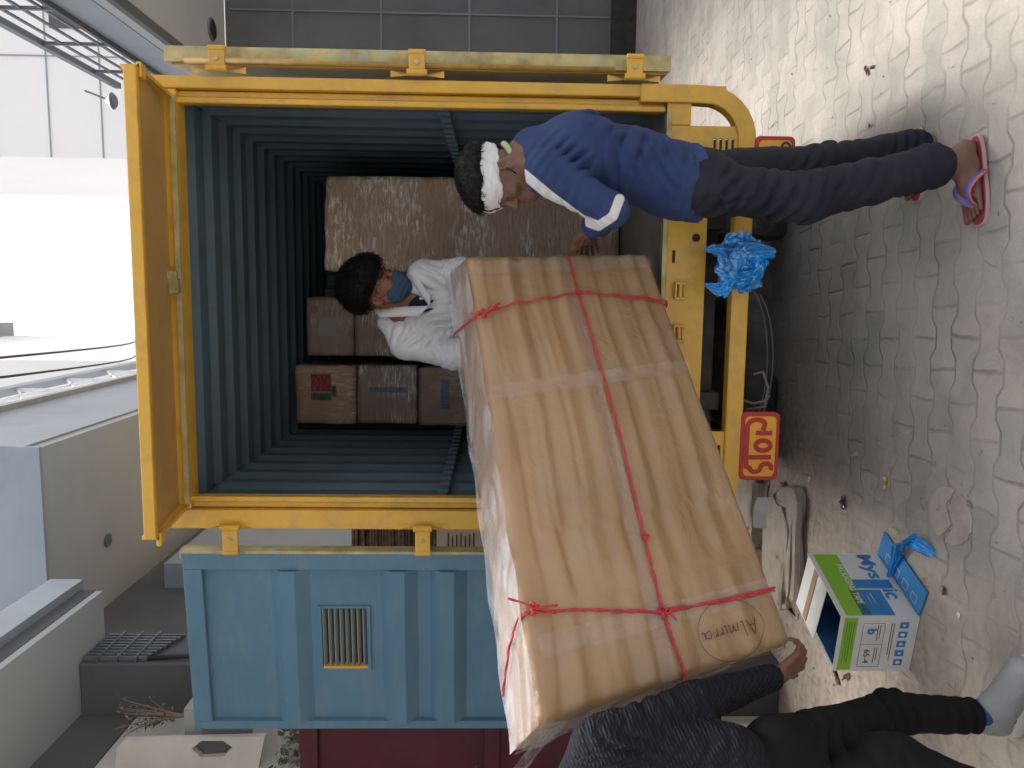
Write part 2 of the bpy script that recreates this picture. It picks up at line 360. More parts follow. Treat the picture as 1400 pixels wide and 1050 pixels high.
# ------------------------------------------------------------------ building on the left
t = thing('building', 'white and grey building left of the truck with canopy, dark pillar and balcony', 'building', (-2.2, 4.3, 0))
h = 2.2; LB_ = t
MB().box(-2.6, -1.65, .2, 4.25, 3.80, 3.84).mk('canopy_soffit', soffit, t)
MB().box(-2.6, -1.648, .2, 4.26, 3.843, 3.93).mk('canopy_edge', darkgrey, t)
MB().box(-2.6, -1.60, .2, 4.30, 3.933, 4.12).mk('canopy_fascia', bluegrey, t)
MB().box(-2.6, -2.225, .2, 3.95, 3.50, 3.798).mk('wall_band', darkgrey, t)
MB().box(-2.6, -2.235, .2, 3.95, .001, 3.498).mk('wall', white_conc, t)
pl = MB().box(-2.6, -1.94, 3.96, 4.33, .001, 3.798).mk('pillar', darkgrey, t, bevel=.008)
mb = MB()
for i in range(9): mb.box(-1.937, -1.915, 3.99+i*.034, 4.006+i*.034, 3.45-i*.012, 3.79)
for i in range(3): mb.box(-1.94, -1.91, 3.975, 4.3, 3.5+i*.1, 3.512+i*.1)
mb.mk('grille', metal_rail, pl)
mb = MB(); mb.tube([(-1.93, 4.0, 3.5), (-1.92, 4.02, 3.2), (-1.925, 3.95, 2.9), (-1.935, 3.93, 2.6)], .012, 8); mb.mk('cable', black_steel, pl)
MB().box(-1.948, -1.93, 4.1, 4.16, 2.72, 2.85).mk('switch_box', white_rail, pl)
# long wall behind and the raised first floor slab
MB().box(-2.9, -2.41, 4.34, 13, .001, 4.595).mk('side_wall', darkgrey, t)
MB().box(-2.62, -2.2, 6.2, 13, .001, 4.3).mk('back_wall', bluegrey, t)
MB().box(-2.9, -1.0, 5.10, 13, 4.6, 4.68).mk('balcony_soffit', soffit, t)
MB().box(-2.9, -.985, 5.06, 13, 4.683, 5.72).mk('balcony_parapet', bluegrey, t)
MB().box(-2.95, -.984, 5.03, 5.059, 4.57, 4.72).mk('balcony_edge', bluegrey, t)
MB().box(-2.95, -.94, 5.02, 13, 5.723, 5.80).mk('balcony_coping', grey_conc, t)
mb = MB()
mb.box(-1.03, -.95, 5.1, 13, 6.42, 6.55)
mb.mk('handrail', bluegrey, t)
mb = MB()
for z in (5.93, 6.12): mb.box(-1.0, -.975, 5.1, 13, z, z+.025)
for y in np.arange(5.15, 13, .9): mb.box(-1.005, -.97, y, y+.035, 5.8, 6.42)
for i, y in enumerate(np.arange(5.2, 12.5, .9)): mb.bar((-.985, y, 5.85), (-.985, y+.85, 6.4), .02, .02)
mb.mk('railing', white_rail, t)
MB().tube([(-1.9, 5.9, 4.6), (-1.9, 5.9, 4.585)], .05, 16).mk('ceiling_hook', metal_rail, t)
t = thing('apartment_tower', 'pinkish white building behind the left balcony railing, crossed by two cables', 'building', (-6, 16, 0))
MB().box(-9, -1.45, 16, 24, .001, 16.3).mk('wall', pale_wall, t)
MB().box(-9, -1.05, 15.7, 24, 16.303, 16.7).mk('cornice', bluegrey, t)
MB().box(-3.9, -3.8, 15.9, 15.995, .001, 16.3).mk('pipe', bluegrey, t)
for k, (a, b) in enumerate((((0, 489), (186, 466)), ((0, 516), (186, 486)))):
    c0, c1 = P(a[0], a[1], y=3.2), P(b[0], b[1], y=9.5)
    d = c1-c0; pts = [c0+d*s-A(0,0,.15*math.sin(math.pi*s)) for s in np.linspace(-.5, 1.5, 13)]
    tag(MB().tube(pts, .006, 6).mk('overhead_cable', black_steel, smooth=True), ('upper', 'lower')[k]+' thin dark cable sagging over the left balcony', 'cable', 'cables strung above the left balcony')

# white concrete screen with a hexagonal opening, far left edge
t = thing('screen_panel', 'white concrete screen with hexagon cut-out at the left of the open door', 'screen', (-2.13, 3.52, 0))
o = P(160, 1010, y=3.7)
def rp(px, py, y=3.5): q = P(px, py, y=y); return (q[0], q[2])
outer = [rp(160, 1022), rp(170, 1012), rp(362, 1007), rp(338, 1120), rp(150, 1120)]
hexa = [rp(262, 1024), rp(275, 1013), rp(305, 1013), rp(318, 1022), rp(306, 1034), rp(275, 1036)]
mb = MB()
def ring(outer, inner, y0, y1):
    import mathutils
    vs = [Vector((p[0], p[1], 0)) for p in outer]; vi = [Vector((p[0], p[1], 0)) for p in inner]
    tri = mathutils.geometry.tessellate_polygon([vs, vi]); al = outer+inner
    n = len(al); v = [(p[0], y0, p[1]) for p in al]+[(p[0], y1, p[1]) for p in al]; f = []
    for q in tri: f.append(tuple(q)); f.append(tuple(n+i for i in q)[::-1])
    for s, l in ((0, len(outer)), (len(outer), len(inner))):
        for i in range(l): a, b = s+i, s+(i+1)%l; f.append((a, b, n+b, n+a))
    mb.add(v, f)
ring(outer, hexa, 3.50, 3.53)
mb.mk('panel', white_conc, t)
MB().box(-2.225, -1.99, 3.535, 3.545, 2.75, 2.99).mk('hole_shade_plate', darkgrey, t)  # dark sheet added behind the hexagon to make the hole look shaded
MB().box(-2.20, -2.07, 3.51, 3.60, .001, 2.62).mk('post', grey_conc, t)

# dry stems and leaves in front of the grey pillar and by the screen
def twig_plant(name, label, base, n, hgt, spread, mtl, leaf, lsize):
    mb = MB(); lf = MB()
    for i in range(n):
        a = rng.uniform(0, 6.28); s = rng.uniform(.3, 1)*spread; hh = hgt*rng.uniform(.6, 1)
        pts = [A(*base)+A(math.cos(a)*s*q**1.5, math.sin(a)*s*q**1.5, hh*q)+rng.uniform(-.012, .012, 3)*q for q in np.linspace(0, 1, 6)]
        mb.tube(pts, list(np.linspace(.005, .0015, 6)), 5)
        for p in pts[2:]:
            for _ in range(3):
                d = nrm(rng.normal(size=3)); e = nrm(np.cross(d, rng.normal(size=3))); L = lsize*rng.uniform(.5, 1); q = p+d*.01
                lf.add([q, q+d*L*.5+e*L*.22, q+d*L, q+d*L*.5-e*L*.22], [(0,1,2,3)])
    t = thing(name, label, 'plant', base); mb.mk('stem', mtl, t); lf.mk('foliage', leaf, t); return t
dry = mat('dry_stem', (.23, .19, .15), .8); dryleaf = mat('dry_leaf', (.17, .15, .10), .8, var=.4, vscale=20); greenleaf = mat('green_leaf', (.06, .085, .035), .6, var=.4, vscale=20)
tb = MB().box(-2.233, -1.99, 3.60, 3.80, 2.98, 3.10); tb.mk('ledge', grey_conc, LB_)
twig_plant('dry_plant', 'dry thin twigs beside the dark pillar', (-2.06, 3.66, 3.10), 16, .34, .12, dry, dryleaf, .03)
twig_plant('shrub', 'small dull green weed above the maroon gate', (-2.02, 3.44, 2.33), 26, .26, .2, dry, greenleaf, .045)

# maroon steel gate behind the blue door
t = thing('steel_gate', 'dark maroon steel gate with a latch box, outside the blue door', 'gate', (-2.3, 3.3, 0))
plate_holes(MB(), -3.3, -1.80, .72, 2.42, [], 3.25, 3.30).mk('gate_panel', maroon, t, bevel=.004)
MB().box(-3.32, -1.78, 3.22, 3.248, 2.36, 2.44).mk('top_rail', maroon, t, bevel=.004)
for x_ in (-3.2, -2.0): MB().box(x_, x_+.06, 3.255, 3.295, .001, .718).mk('leg', maroon, t)
MB().box(-3.32, -1.78, 3.22, 3.248, 1.55, 1.62).mk('middle_rail', maroon, t, bevel=.004)
MB().box(-1.86, -1.785, 3.222, 3.247, .72, 2.355).mk('stile', maroon, t, bevel=.004)
MB().box(-1.84, -1.70, 3.17, 3.219, 2.06, 2.24).mk('latch_box', maroon, t, bevel=.006)
MB().box(-1.80, -1.66, 3.13, 3.168, 2.10, 2.13).box(-1.80, -1.66, 3.13, 3.168, 2.17, 2.20).mk('bolt', black_steel, t, bevel=.004)

# bundle of flattened cartons seen through the hinge gap
cardb = mat('cardboard_edges', (.17, .125, .10), .8, var=.35, vscale=25, bump=.3, bscale=60)
t = thing('carton_bundle', 'tall bundle of flattened brown cartons seen in the gap beside the left hinges', 'cardboard', (-1.54, 4.8, 0))
mb = MB(); z = .004
while z < 2.44:
    hgt = rng.uniform(.016, .026); a, b = rng.uniform(-.015, .015, 2); mb.box(-1.80+a, -1.28+a, 4.6+b, 5.0+b, z, z+hgt-.004); z += hgt
mb.mk('cardboard_sheets', cardb, t)
wp = MB().box(-1.76, -1.30, 4.568, 4.573, 1.62, 1.93).mk('printed_sheet', mat('printed_white', (.6, .58, .53), .7), t)
ink = mat('black_ink', (.03, .03, .035), .6)
for k in range(7): MB().box(-1.50, -1.40-.01*(k % 3), 4.565, 4.5675, 1.70+.026*k, 1.706+.026*k).mk('print_line', ink, wp)

# ------------------------------------------------------------------ the truck
T = thing('container_truck', 'yellow framed container truck with open rear doors and blue interior, in the middle', 'truck', (0, 4.3, 0))
YR = 3.0; XI = .762; ZT, ZS, ZB = 2.79, .948, .602
YB = 5.75
def corr(x0, x1, n, depth, wflat=.34):
    """trapezoid profile along an axis: list of (pos, offset)"""
    out = []; L = (x1-x0)/n
    for i in range(n):
        a = x0+i*L; out += [(a, 0), (a+L*wflat, 0), (a+L*(wflat+.16), depth), (a+L*(wflat+.5), depth), (a+L*(wflat+.66), 0)]
    out.append((x1, 0)); 
    res = []
    for p in out:
        if not res or abs(p[0]-res[-1][0]) > 1e-6: res.append(p)
    return res
def corr_wall(mb, prof, fn):
    n = len(mb.v)
    for (p, o) in prof:
        mb.v.append(fn(p, o, 0)); mb.v.append(fn(p, o, 1))
    for i in range(len(prof)-1): mb.f.append((n+2*i, n+2*i+1, n+2*i+3, n+2*i+2))
cy = corr(YR+.06, YB, 14, .026)
for s in (-1, 1):
    mb = MB(); corr_wall(mb, cy, lambda p, o, k, s=s: (s*(XI+.045+o), p, (ZS-.01, ZT+.06)[k])); mb.mk('side_wall', inside, T)
    MB().box(min(s*(XI+.09), s*(XI+.10)), max(s*(XI+.09), s*(XI+.10)), YR+.06, YB, ZS-.05, ZT+.1).mk('outer_skin', blue, T)
mb = MB(); corr_wall(mb, cy, lambda p, o, k: ((-(XI+.05), XI+.05)[k], p, ZT+.03+o)); mb.mk('ceiling', inside, T)
mb = MB(); corr_wall(mb, corr(-XI-.05, XI+.05, 8, .026), lambda p, o, k: (p, YB-.03+o, (ZS-.01, ZT+.06)[k])); mb.mk('front_wall', inside, T)
MB().box(-XI-.085, XI+.085, YR+.02, YB+.03, ZT+.07, ZT+.09).mk('roof', blue, T)
MB().box(-XI-.085, XI+.085, YB+.01, YB+.03, ZS-.05, ZT+.068).mk('bulkhead', blue, T)
MB().box(-XI-.085, XI+.085, YR+.05, YB, ZS-.04, ZS-.012).mk('floor', floor_steel, T)
for s in (-1, 1):   # lashing rails
    mb = MB(); mb.box(s*(XI+.028)-.012, s*(XI+.028)+.012, YR+.1, YB-.05, 1.785, 1.82)
    for y in np.arange(YR+.2, YB-.1, .11): mb.box(s*(XI+.012)-.008, s*(XI+.012)+.008, y-.012, y+.012, 1.78, 1.825)
    mb.mk('lashing_rail', inside, T)
# rear portal
def side_post(s, xo):
    mb = MB()
    a, b = sorted((s*(XI+.045), s*xo)); mb.box(a, b, YR, YR+.09, ZB+.12 if s > 0 else ZS-.2, ZT+.115)
    a, b = sorted((s*(XI+.018), s*(XI+.043))); mb.box(a, b, YR+.03, YR+.10, ZS-.0, ZT+.03)
    a, b = sorted((s*(XI-.006), s*(XI+.016))); mb.box(a, b, YR+.012, YR+.06, ZS-.0, ZT+.03)
    return mb.mk('rear_post', yellow, T, bevel=.005)
side_post(1, .853); side_post(-1, .885)
MB().box(-XI-.043, XI+.043, YR+.002, YR+.09, ZT+.001, ZT+.115).mk('rear_header', yellow, T, bevel=.005)
MB().box(-XI-.02, XI+.017, YR-.012, YR+.0, ZT+.0, ZT+.02).mk('header_lip', worn_edge, T)
# rain hood projecting over the doorway
def slope_box(x0, x1, y0, y1, za, zb, th): return MB().add([(x0,y0,za), (x1,y0,za), (x1,y1,zb), (x0,y1,zb), (x0,y0,za+th), (x1,y0,za+th), (x1,y1,zb+th), (x0,y1,zb+th)], [(3,2,1,0), (4,5,6,7), (0,1,5,4), (1,2,6,5), (2,3,7,6), (3,0,4,7)])
hd = slope_box(-.785, .765, 2.60, YR-.002, ZT-.028, ZT+.046, .014).mk('rain_hood', mat('hood_shade_tone', (.50, .30, .10), .45, var=.08, vscale=4, dirt=(.3, .2, .13), dscale=6, damt=.5), T)  # browner than the frame yellow: underside shade put into the colour
MB().box(-.792, .772, 2.575, 2.599, ZT-.045, ZT-.004).mk('hood_lip', yellow, hd, bevel=.004)
for x in (-.825, .74): slope_box(x, x+.05, 2.603, 2.66, ZT-.052, ZT-.042, .018).mk('hood_bracket', yellow, hd, bevel=.005)
for x in (-.800, .768): slope_box(x, x+.012, 2.603, YR-.003, ZT-.045, ZT+.01, .06).mk('hood_side', yellow, hd)
c = P(231, 388, y=YR-.03); MB().box(c[0]-.035, c[0]+.02, YR-.05, YR-.014, ZT+.0, ZT+.035).box(c[0]-.01, c[0]+.05, YR-.045, YR-.02, ZT+.036-.03, ZT+.05).mk('lock_bracket', worn_edge, T, bevel=.003)
# tail plate, lower gaps, bumper tube
def X(py, y=YR): return P(700, py, y=y)[0]
slots = []
for s in (1, -1):
    for k in range(4):
        z = .752-.023*k; a, b = sorted((s*.53, s*.66)); slots.append((a, b, z-.0, z+.012))
holes = [(-.475, .475, ZB+.07, .742+.03)] + slots
holes = [(-.475, .455, ZB+.03, .775)] + slots
tp = plate_holes(MB(), -.705, .705, ZB+.03, ZS-.001, [h_ for h_ in holes], YR+.002, YR+.014)
tail = tp.mk('tail_plate', yellow, T)
MB().box(-XI-.05, XI+.05, YR+.016, YR+.20, ZS-.055, ZS-.04).mk('sill_shelf', yellow, T)
MB().box(-.755, .755, YR-.006, YR+.03, ZS-.020, ZS-.001).mk('sill_edge', worn_edge, T, bevel=.003)
for (px, py, r) in ((952, 325, .013),):
    c = P(px, py, y=YR-.001); MB().tube([(c[0], YR+.0015, c[2]), (c[0], YR-.006, c[2])], [.016, .012], 20).mk('drain_plug', black_steel, tail)  # dark disc paints the shade of a round hole in the plate
c = P(921, 351, y=YR); MB().box(c[0]-.024, c[0]+.024, YR-.004, YR+.0015, c[2]-.005, c[2]+.005).mk('keyhole_slot', black_steel, tail)
def latch(c):
    mb = MB(); mb.box(c[0]-.032, c[0]+.032, YR-.012, YR+.0, c[2]-.02, c[2]-.012).box(c[0]-.032, c[0]+.032, YR-.03, YR+.0, c[2]+.016, c[2]+.024)
    mb.box(c[0]-.036, c[0]-.026, YR-.028, YR, c[2]-.022, c[2]+.022).box(c[0]+.022, c[0]+.032, YR-.028, YR, c[2]-.022, c[2]+.022)
    mb.tube([(c[0]-.028, YR-.018, c[2]), (c[0]+.026, YR-.018, c[2])], .009, 10)
    mb.mk('door_keeper', yellow, tail, bevel=.003)
latch(P(929, 397, y=YR)); latch(P(929, 397, y=YR)*A(-1, 1, 1))
# bumper: one bent flat tube running down both sides and across
bz = ZB+.034; pts = []
xr = .820
pts += [(xr, 0, 1.05), (xr, 0, bz+.20)]
for a in np.linspace(0, 90, 9)[1:]: pts.append((xr-.17+.17*math.cos(math.radians(a)), 0, bz+.17-.17*math.sin(math.radians(a))))
right_pts = pts; left_pts = [(-x, y, z) for (x, y, z) in reversed(pts)]
full = right_pts+left_pts
mb = MB(); base = 0
w = .034
vv = []
path = [A(p[0], 0, p[2]) for p in full]
for i, p in enumerate(path):
    d = nrm(path[min(i+1, len(path)-1)]-path[max(i-1, 0)]); n = A(-d[2], 0, d[0])
    for (q, y) in ((w, YR-.012), (-w, YR-.012), (-w, YR+.05), (w, YR+.05)): vv.append(tuple(p+n*q+A(0, y, 0)))
ff = []
for i in range(len(path)-1):
    for k in range(4): ff.append((4*i+k, 4*i+(k+1)%4, 4*i+4+(k+1)%4, 4*i+4+k))
ff += [(3,2,1,0), tuple(4*(len(path)-1)+k for k in range(4))]
mb.add(vv, ff); mb.mk('bumper_bar', yellow, T, bevel=.006)
for s in (-1, 1): MB().box(min(s*.707, s*.80), max(s*.707, s*.80), YR+.002, YR+.014, ZS-.095, ZS-.003).mk('gusset', yellow, T, bevel=.003)
# chassis and running gear in the dark below
mb = MB()
for s in (-1, 1): mb.box(s*.36-.035, s*.36+.035, YR+.06, YB+1.5, ZB+.08, ZS-.09)
for y in np.arange(YR+.5, YB, .55): mb.box(-.7, .7, y-.03, y+.03, ZS-.13, ZS-.045)
mb.box(-.47, .46, YR+.10, YR+.14, ZB+.10, ZS-.06)
mb.mk('chassis', black_steel, T)
mb = MB(); mb.tube([(-.78, 4.3, .40), (.78, 4.3, .40)], .05, 14); mb.tube([(-.13, 4.3, .40), (0, 4.3, .40), (.13, 4.3, .40)], [.07, .16, .07], 18)
for s in (-1, 1):
    for k in range(4): mb.bar((s*.42, 3.6+.12*k, .62-.03*k), (s*.42, 5.0-.12*k, .62-.03*k), .06, .014)
mb.mk('rear_axle', black_steel, T)
def wheel(x, wy=4.3):
    mb = MB(); pr = [(-.09, .26), (-.11, .32), (-.105, .39), (-.075, .405), (.075, .405), (.105, .39), (.11, .32), (.09, .26)]; n = 40; vv = []; ff = []
    for i in range(n):
        a = 2*math.pi*i/n
        for (dx, r) in pr: 
            rr = r-(.010 if (i % 2 and r > .4) else 0); vv.append((x+dx, wy+rr*math.cos(a), .405+rr*math.sin(a)))
    m = len(pr)
    for i in range(n):
        for k in range(m-1): ff.append((i*m+k, i*m+k+1, ((i+1)%n)*m+k+1, ((i+1)%n)*m+k))
    w_ = MB(); w_.tube([(x-.06, wy, .405), (x-.02, wy, .405), (x+.02, wy, .405), (x+.06, wy, .405)], [.27, .16, .16, .27], 24, caps=False); w_.tube([(x-.03, wy, .405), (x+.05, wy, .405)], .07, 16)
    hub = w_.mk('wheel', black_steel, T, smooth=False); mb.add(vv, ff); mb.mk('tyre', rubber, hub)
for x in (-.73, -.48, .48, .73): wheel(x)
# spare tyre slung flat under the tail and brake hoses
mb = MB(); c = A(-.24, 3.66, .43); mb.tube([c+A(math.cos(a)*.27, math.sin(a)*.27, 0) for a in np.linspace(0, 2*math.pi, 33)[:-1]], .085, 12, closed=True); sp_ = mb.mk('spare_tyre', rubber, T, smooth=True)
mb = MB()
for k in range(5):
    r = .30+.022*(k % 2); zz = .37+.03*k; r = .332+.016*math.sin(k*1.3); mb.tube([c+A(math.cos(a)*r*(1+.012*math.sin(a*26+k)), math.sin(a)*r, zz-.43) for a in np.linspace(-2.8, -.4, 20)], .004, 6)
mb.mk('tread_rib', mat('tread_dust', (.12, .11, .1), .8), sp_)
hose = mat('hose', (.16, .155, .15), .6, var=.2)
for pts in ([(1030, 512), (1043, 508), (1050, 530), (1045, 556), (1020, 560)], [(1008, 545), (1030, 552), (1046, 548), (1052, 541)]):
    mb = MB(); mb.tube([P(a, b, y=3.12) for a, b in pts], .006, 8); mb.mk('brake_hose', hose, T, smooth=True)
# unseen cab, wheels and underbody masses added to block light beneath the truck
MB().box(-.86, .86, YB+.15, YB+1.7, .42, 2.45).mk('cab', yellow, T, bevel=.06)
for x in (-.60, .60): wheel(x, 7.0)
for s in (-1, 1):
    MB().box(s*.62-.22, s*.62+.22, 4.86, 4.875, .2, ZS-.14).mk('flap_blocker', rubber, T)
    MB().box(min(s*.45, s*.82), max(s*.45, s*.82), 5.0, 5.8, .34, ZS-.14).mk('side_blocker', black_steel, T, bevel=.03)
MB().box(-.30, .30, 4.6, 5.9, .32, ZS-.14).mk('underbody_blocker', black_steel, T, bevel=.04)
# hanging boards
def board(x0, x1, z0, z1, name):
    r = .022; pl = []
    for (cx, cz, a0) in ((x1-r, z1-r, 0), (x0+r, z1-r, 90), (x0+r, z0+r, 180), (x1-r, z0+r, 270)):
        for a in np.linspace(a0, a0+90, 5): pl.append((cx+r*math.cos(math.radians(a)), cz+r*math.sin(math.radians(a))))
    o = MB().prism(pl, (0, YR+.010, 0), (1,0,0), (0,0,1), .025).mk(name, red_paint, T, bevel=.003)
    ins = .016; pl2 = [(x0+ins+(p[0]-x0)*(1-2*ins/(x1-x0)), z0+ins+(p[1]-z0)*(1-2*ins/(z1-z0))) for p in pl]
    MB().prism(pl2, (0, YR-.0155, 0), (1,0,0), (0,0,1), .002).mk('board_face', sign_yellow, o); return o
bx0, bx1 = P(1040, 655, y=YR)[0], P(1040, 563, y=YR)[0]; bz1, bz0 = P(1010, 610, y=YR)[2], P(1063, 610, y=YR)[2]
b1 = board(bx0, bx1, bz0, bz1, 'stop_board')
def stroke(pts, r, parent, closed=False):
    """flat painted stroke: board coordinates u (0..1 across), v (0..1 up)"""
    q = [A(bx0+u*(bx1-bx0), YR-.0195, bz0+v*(bz1-bz0)) for u, v in pts]; mb = MB()
    mb.tube(q, r, 8, flat=((0,1,0), .12), closed=closed); return mb.mk('lettering', red_paint, parent)
arc = lambda cx, cy, rx, ry, a0, a1, n=14: [(cx+rx*math.cos(math.radians(a)), cy+ry*math.sin(math.radians(a))) for a in np.linspace(a0, a1, n)]
# S, a T whose bar runs on over a small O into a hooked P
stroke(arc(.185, .60, .06, .14, 60, 270, 10)+arc(.185, .32, .065, .14, 90, -120, 10), .0095, b1)
stroke([(.17, .82), (.30, .84), (.62, .84)]+arc(.79, .60, .105, .24, 95, -60, 12)+[(.74, .44)], .0095, b1)
stroke([(.34, .82), (.345, .2)], .0095, b1)
stroke(arc(.515, .42, .075, .19, 0, 343, 20), .0095, b1, closed=True)
stroke([(.70, .62), (.70, .2)], .0095, b1)
b2x0, b2x1 = P(1060, 290, y=YR)[0], P(1060, 187, y=YR)[0]
b2 = board(b2x0, b2x1, bz0+.0, bz1, 'warning_board')
def ring_letter(cx, cz, rx, rz, r):
    mb = MB(); mb.tube([(cx+rx*math.cos(a), YR-.0195, cz+rz*math.sin(a)) for a in np.linspace(0, 2*math.pi, 24)[:-1]], r, 8, flat=((0,1,0), .12), closed=True); mb.mk('lettering', ink, b2)
c = P(1072, 203, y=YR); ring_letter(c[0], c[2], .018, .016, .005)
mb = MB(); c = P(1045, 213, y=YR); mb.tube([c+A(.01, -.0195, .012), c+A(-.004, -.0195, 0), c+A(0, -.0195, -.012), c+A(-.02, -.0195, -.02)], .004, 8, flat=((0,1,0), .12)); mb.mk('lettering', ink, b2)
# doors -------------------------------------------------------------
def door_frame_world(hx, hy, yaw, s):
    """maps door coordinates (u from hinge outwards, w towards its inner blue face, z) to the world"""
    e = A(math.cos(yaw), math.sin(yaw), 0)*s
    return e
def make_door(name, hx, hy, eu, en, w=.79, z0=.93, z1=2.835, label=None):
    """eu: direction from hinge to free edge, en: direction the blue inner face looks"""
    eu, en = nrm(eu), nrm(en)
    def Wp(u, n, z): return tuple(A(hx, hy, 0)+eu*u+en*n+A(0,0,z))
    def bx(mb, u0, u1, n0, n1, a, b):
        c = [Wp(u, n, z) for u in (u0, u1) for n in (n0, n1) for z in (a, b)]
        mb.add(c, [(0,1,3,2), (4,6,7,5), (0,4,5,1), (2,3,7,6), (0,2,6,4), (1,5,7,3)])
    fr = MB(); bx(fr, 0, .07, -.03, .022, z0, z1); bx(fr, w-.035, w, -.03, .022, z0, z1)
    bx(fr, .0705, w-.0355, -.03, .0215, z1-.075, z1); bx(fr, .0705, w-.0355, -.03, .0215, z0, z0+.07)
    d = fr.mk(name, blue, T, bevel=.003, label=label)
    # ribbed skin with the vent opening
    vz0, vz1, vu0, vu1 = 2.10, 2.30, .245, .52
    prof = [(z1-.075, 0)]; ribs = [(2.545, .155), (2.105-.03, .155), (1.90-.03, .15), (1.55, .155), (1.30, .15), (1.08, .12)]
    ribs = [(2.49, .155), (2.045, .15), (1.845, .15), (1.46, .155), (1.25, .15)]
    for (zt, L) in ribs:
        prof += [(zt, 0), (zt-L*.32, .042), (zt-L*.66, .042), (zt-L, 0)]
    prof.append((z0+.07, 0))
    mb = MB()
    for i in range(len(prof)-1):
        (za, na), (zb, nb) = prof[i], prof[i+1]
        if za > vz1 > vz0 > zb:
            for (ua, ub, a, b) in ((.0705, w-.0355, za, vz1), (.0705, w-.0355, vz0, zb), (.0705, vu0, vz1, vz0), (vu1, w-.0355, vz1, vz0)):
                mb.add([Wp(ua, -.005, a), Wp(ub, -.005, a), Wp(ub, -.005, b), Wp(ua, -.005, b)], [(0,1,2,3)])
        else:
            mb.add([Wp(.0705, na-.005, za), Wp(w-.0355, na-.005, za), Wp(w-.0355, nb-.005, zb), Wp(.0705, nb-.005, zb)], [(0,1,2,3)])
    for u_ in (.0712, w-.0362):
        for (zt, L) in ribs: mb.add([Wp(u_, -.005, zt), Wp(u_, .037, zt-L*.32), Wp(u_, .037, zt-L*.66), Wp(u_, -.005, zt-L)], [(0,1,2,3)])
    mb.mk('door_skin', blue, d)
    ou = MB(); bx(ou, .01, vu0-.01, -.040, -.031, z0+.01, z1-.01); bx(ou, vu1+.01, w-.01, -.040, -.031, z0+.01, z1-.01)
    bx(ou, vu0-.01, vu1+.01, -.040, -.031, z0+.01, vz0-.01); bx(ou, vu0-.01, vu1+.01, -.040, -.031, vz1+.01, z1-.01); ou.mk('outer_skin', yellow, d)
    vf = MB(); bx(vf, vu0, vu1, -.028, .006, vz1-.008, vz1+.006); bx(vf, vu0, vu1, -.028, .006, vz0-.008, vz0+.006); bx(vf, vu0-.008, vu0+.001, -.027, .005, vz0-.008, vz1+.006); bx(vf, vu1-.001, vu1+.008, -.027, .005, vz0-.008, vz1+.006)
    vf.mk('vent_frame', blue, d)
    vy = MB(); bx(vy, vu1-.012, vu1-.0015, -.027, .0045, vz0, vz1-.009); vy.mk('vent_lip', yellow, d)
    vb = MB(); bx(vb, vu0-.005, vu1+.005, -.0405, -.034, vz0-.009, vz1+.009); vb.mk('vent_shade_plate', black_steel, d)  # dark plate added so the louvre gaps look shaded
    lv = MB()
    for k in range(8):
        z = vz0+.012+.0235*k; c = [Wp(u, n, zz) for u in (vu0+.001, vu1-.013) for (n, zz) in ((-.020, z), (0, z+.009), (0, z+.0125), (-.020, z+.0035))]
        lv.add(c, [(0,1,2,3), (7,6,5,4), (0,4,5,1), (1,5,6,2), (2,6,7,3), (3,7,4,0)])
    lv.mk('vent_louvre', mat('louvre_paint', (.22, .27, .27), .5, dirt=(.35, .25, .05), dscale=14, damt=.6), d)
    rim = MB(); bx(rim, -.012, -.0005, -.032, .0235, z0, z1); bx(rim, -.012, .02, -.032, .0225, z1+.0005, z1+.008); rim.mk('door_seal', worn_edge, d)
    return d, Wp
ld, WL = make_door('door', -.985, YR+.02, (-1, .085, 0), (-.085, -1, 0), label='open left door, blue ribbed inner face with a louvred vent')
rd, WR = make_door('door', .945, YR+.05, (.055, 1, 0), (1, -.055, 0), label='open right door folded back, seen on its worn yellow edge')
# hinges: a strap across the gap with a knuckle and two welded wings
def hinge(x0, x1, z, s, yy=YR):
    mb = MB(); a, b = sorted((x0, x1)); mb.box(a, b, yy-.028, yy-.016, z-.03, z+.03)
    mb.tube([(x0, yy-.026, z-.038), (x0, yy-.026, z+.038)], .013, 12); mb.tube([(x1, yy-.022, z-.032), (x1, yy-.022, z+.032)], .011, 12)
    mb.mk('hinge', yellow, T, bevel=.003)
    for q in (-1, 1): MB().add([(x0-s*.005, yy-.002, z+q*.03), (x0-s*.005, yy-.03, z+q*.03), (x0+s*.012, yy-.004, z+q*.10), (x0-s*.012, yy-.002, z+q*.10)], [(0,1,2), (0,2,3)]).mk('hinge_wing', yellow, T)
    MB().tube([((x0+x1)/2, yy-.028, z), ((x0+x1)/2, yy-.034, z)], .009, 10).mk('hinge_bolt', worn_edge, T)
for px in (315, 578, 842): z = P(px, 730, y=YR-.02)[2]; hinge(-.872, -.975, z, -1)
for px in (297, 570, 868): z = P(px, 95, y=YR-.02)[2]; hinge(.872, .945, z, 1)
mb = MB(); mb.tube([(.90, YR-.005, 1.15), (.905, YR-.005, 2.75)], .011, 10); mb.mk('locking_rod', mat('old_paint', (.35, .2, .03), .6, dirt=(.1,.07,.05), dscale=10, damt=.8), T, smooth=True)

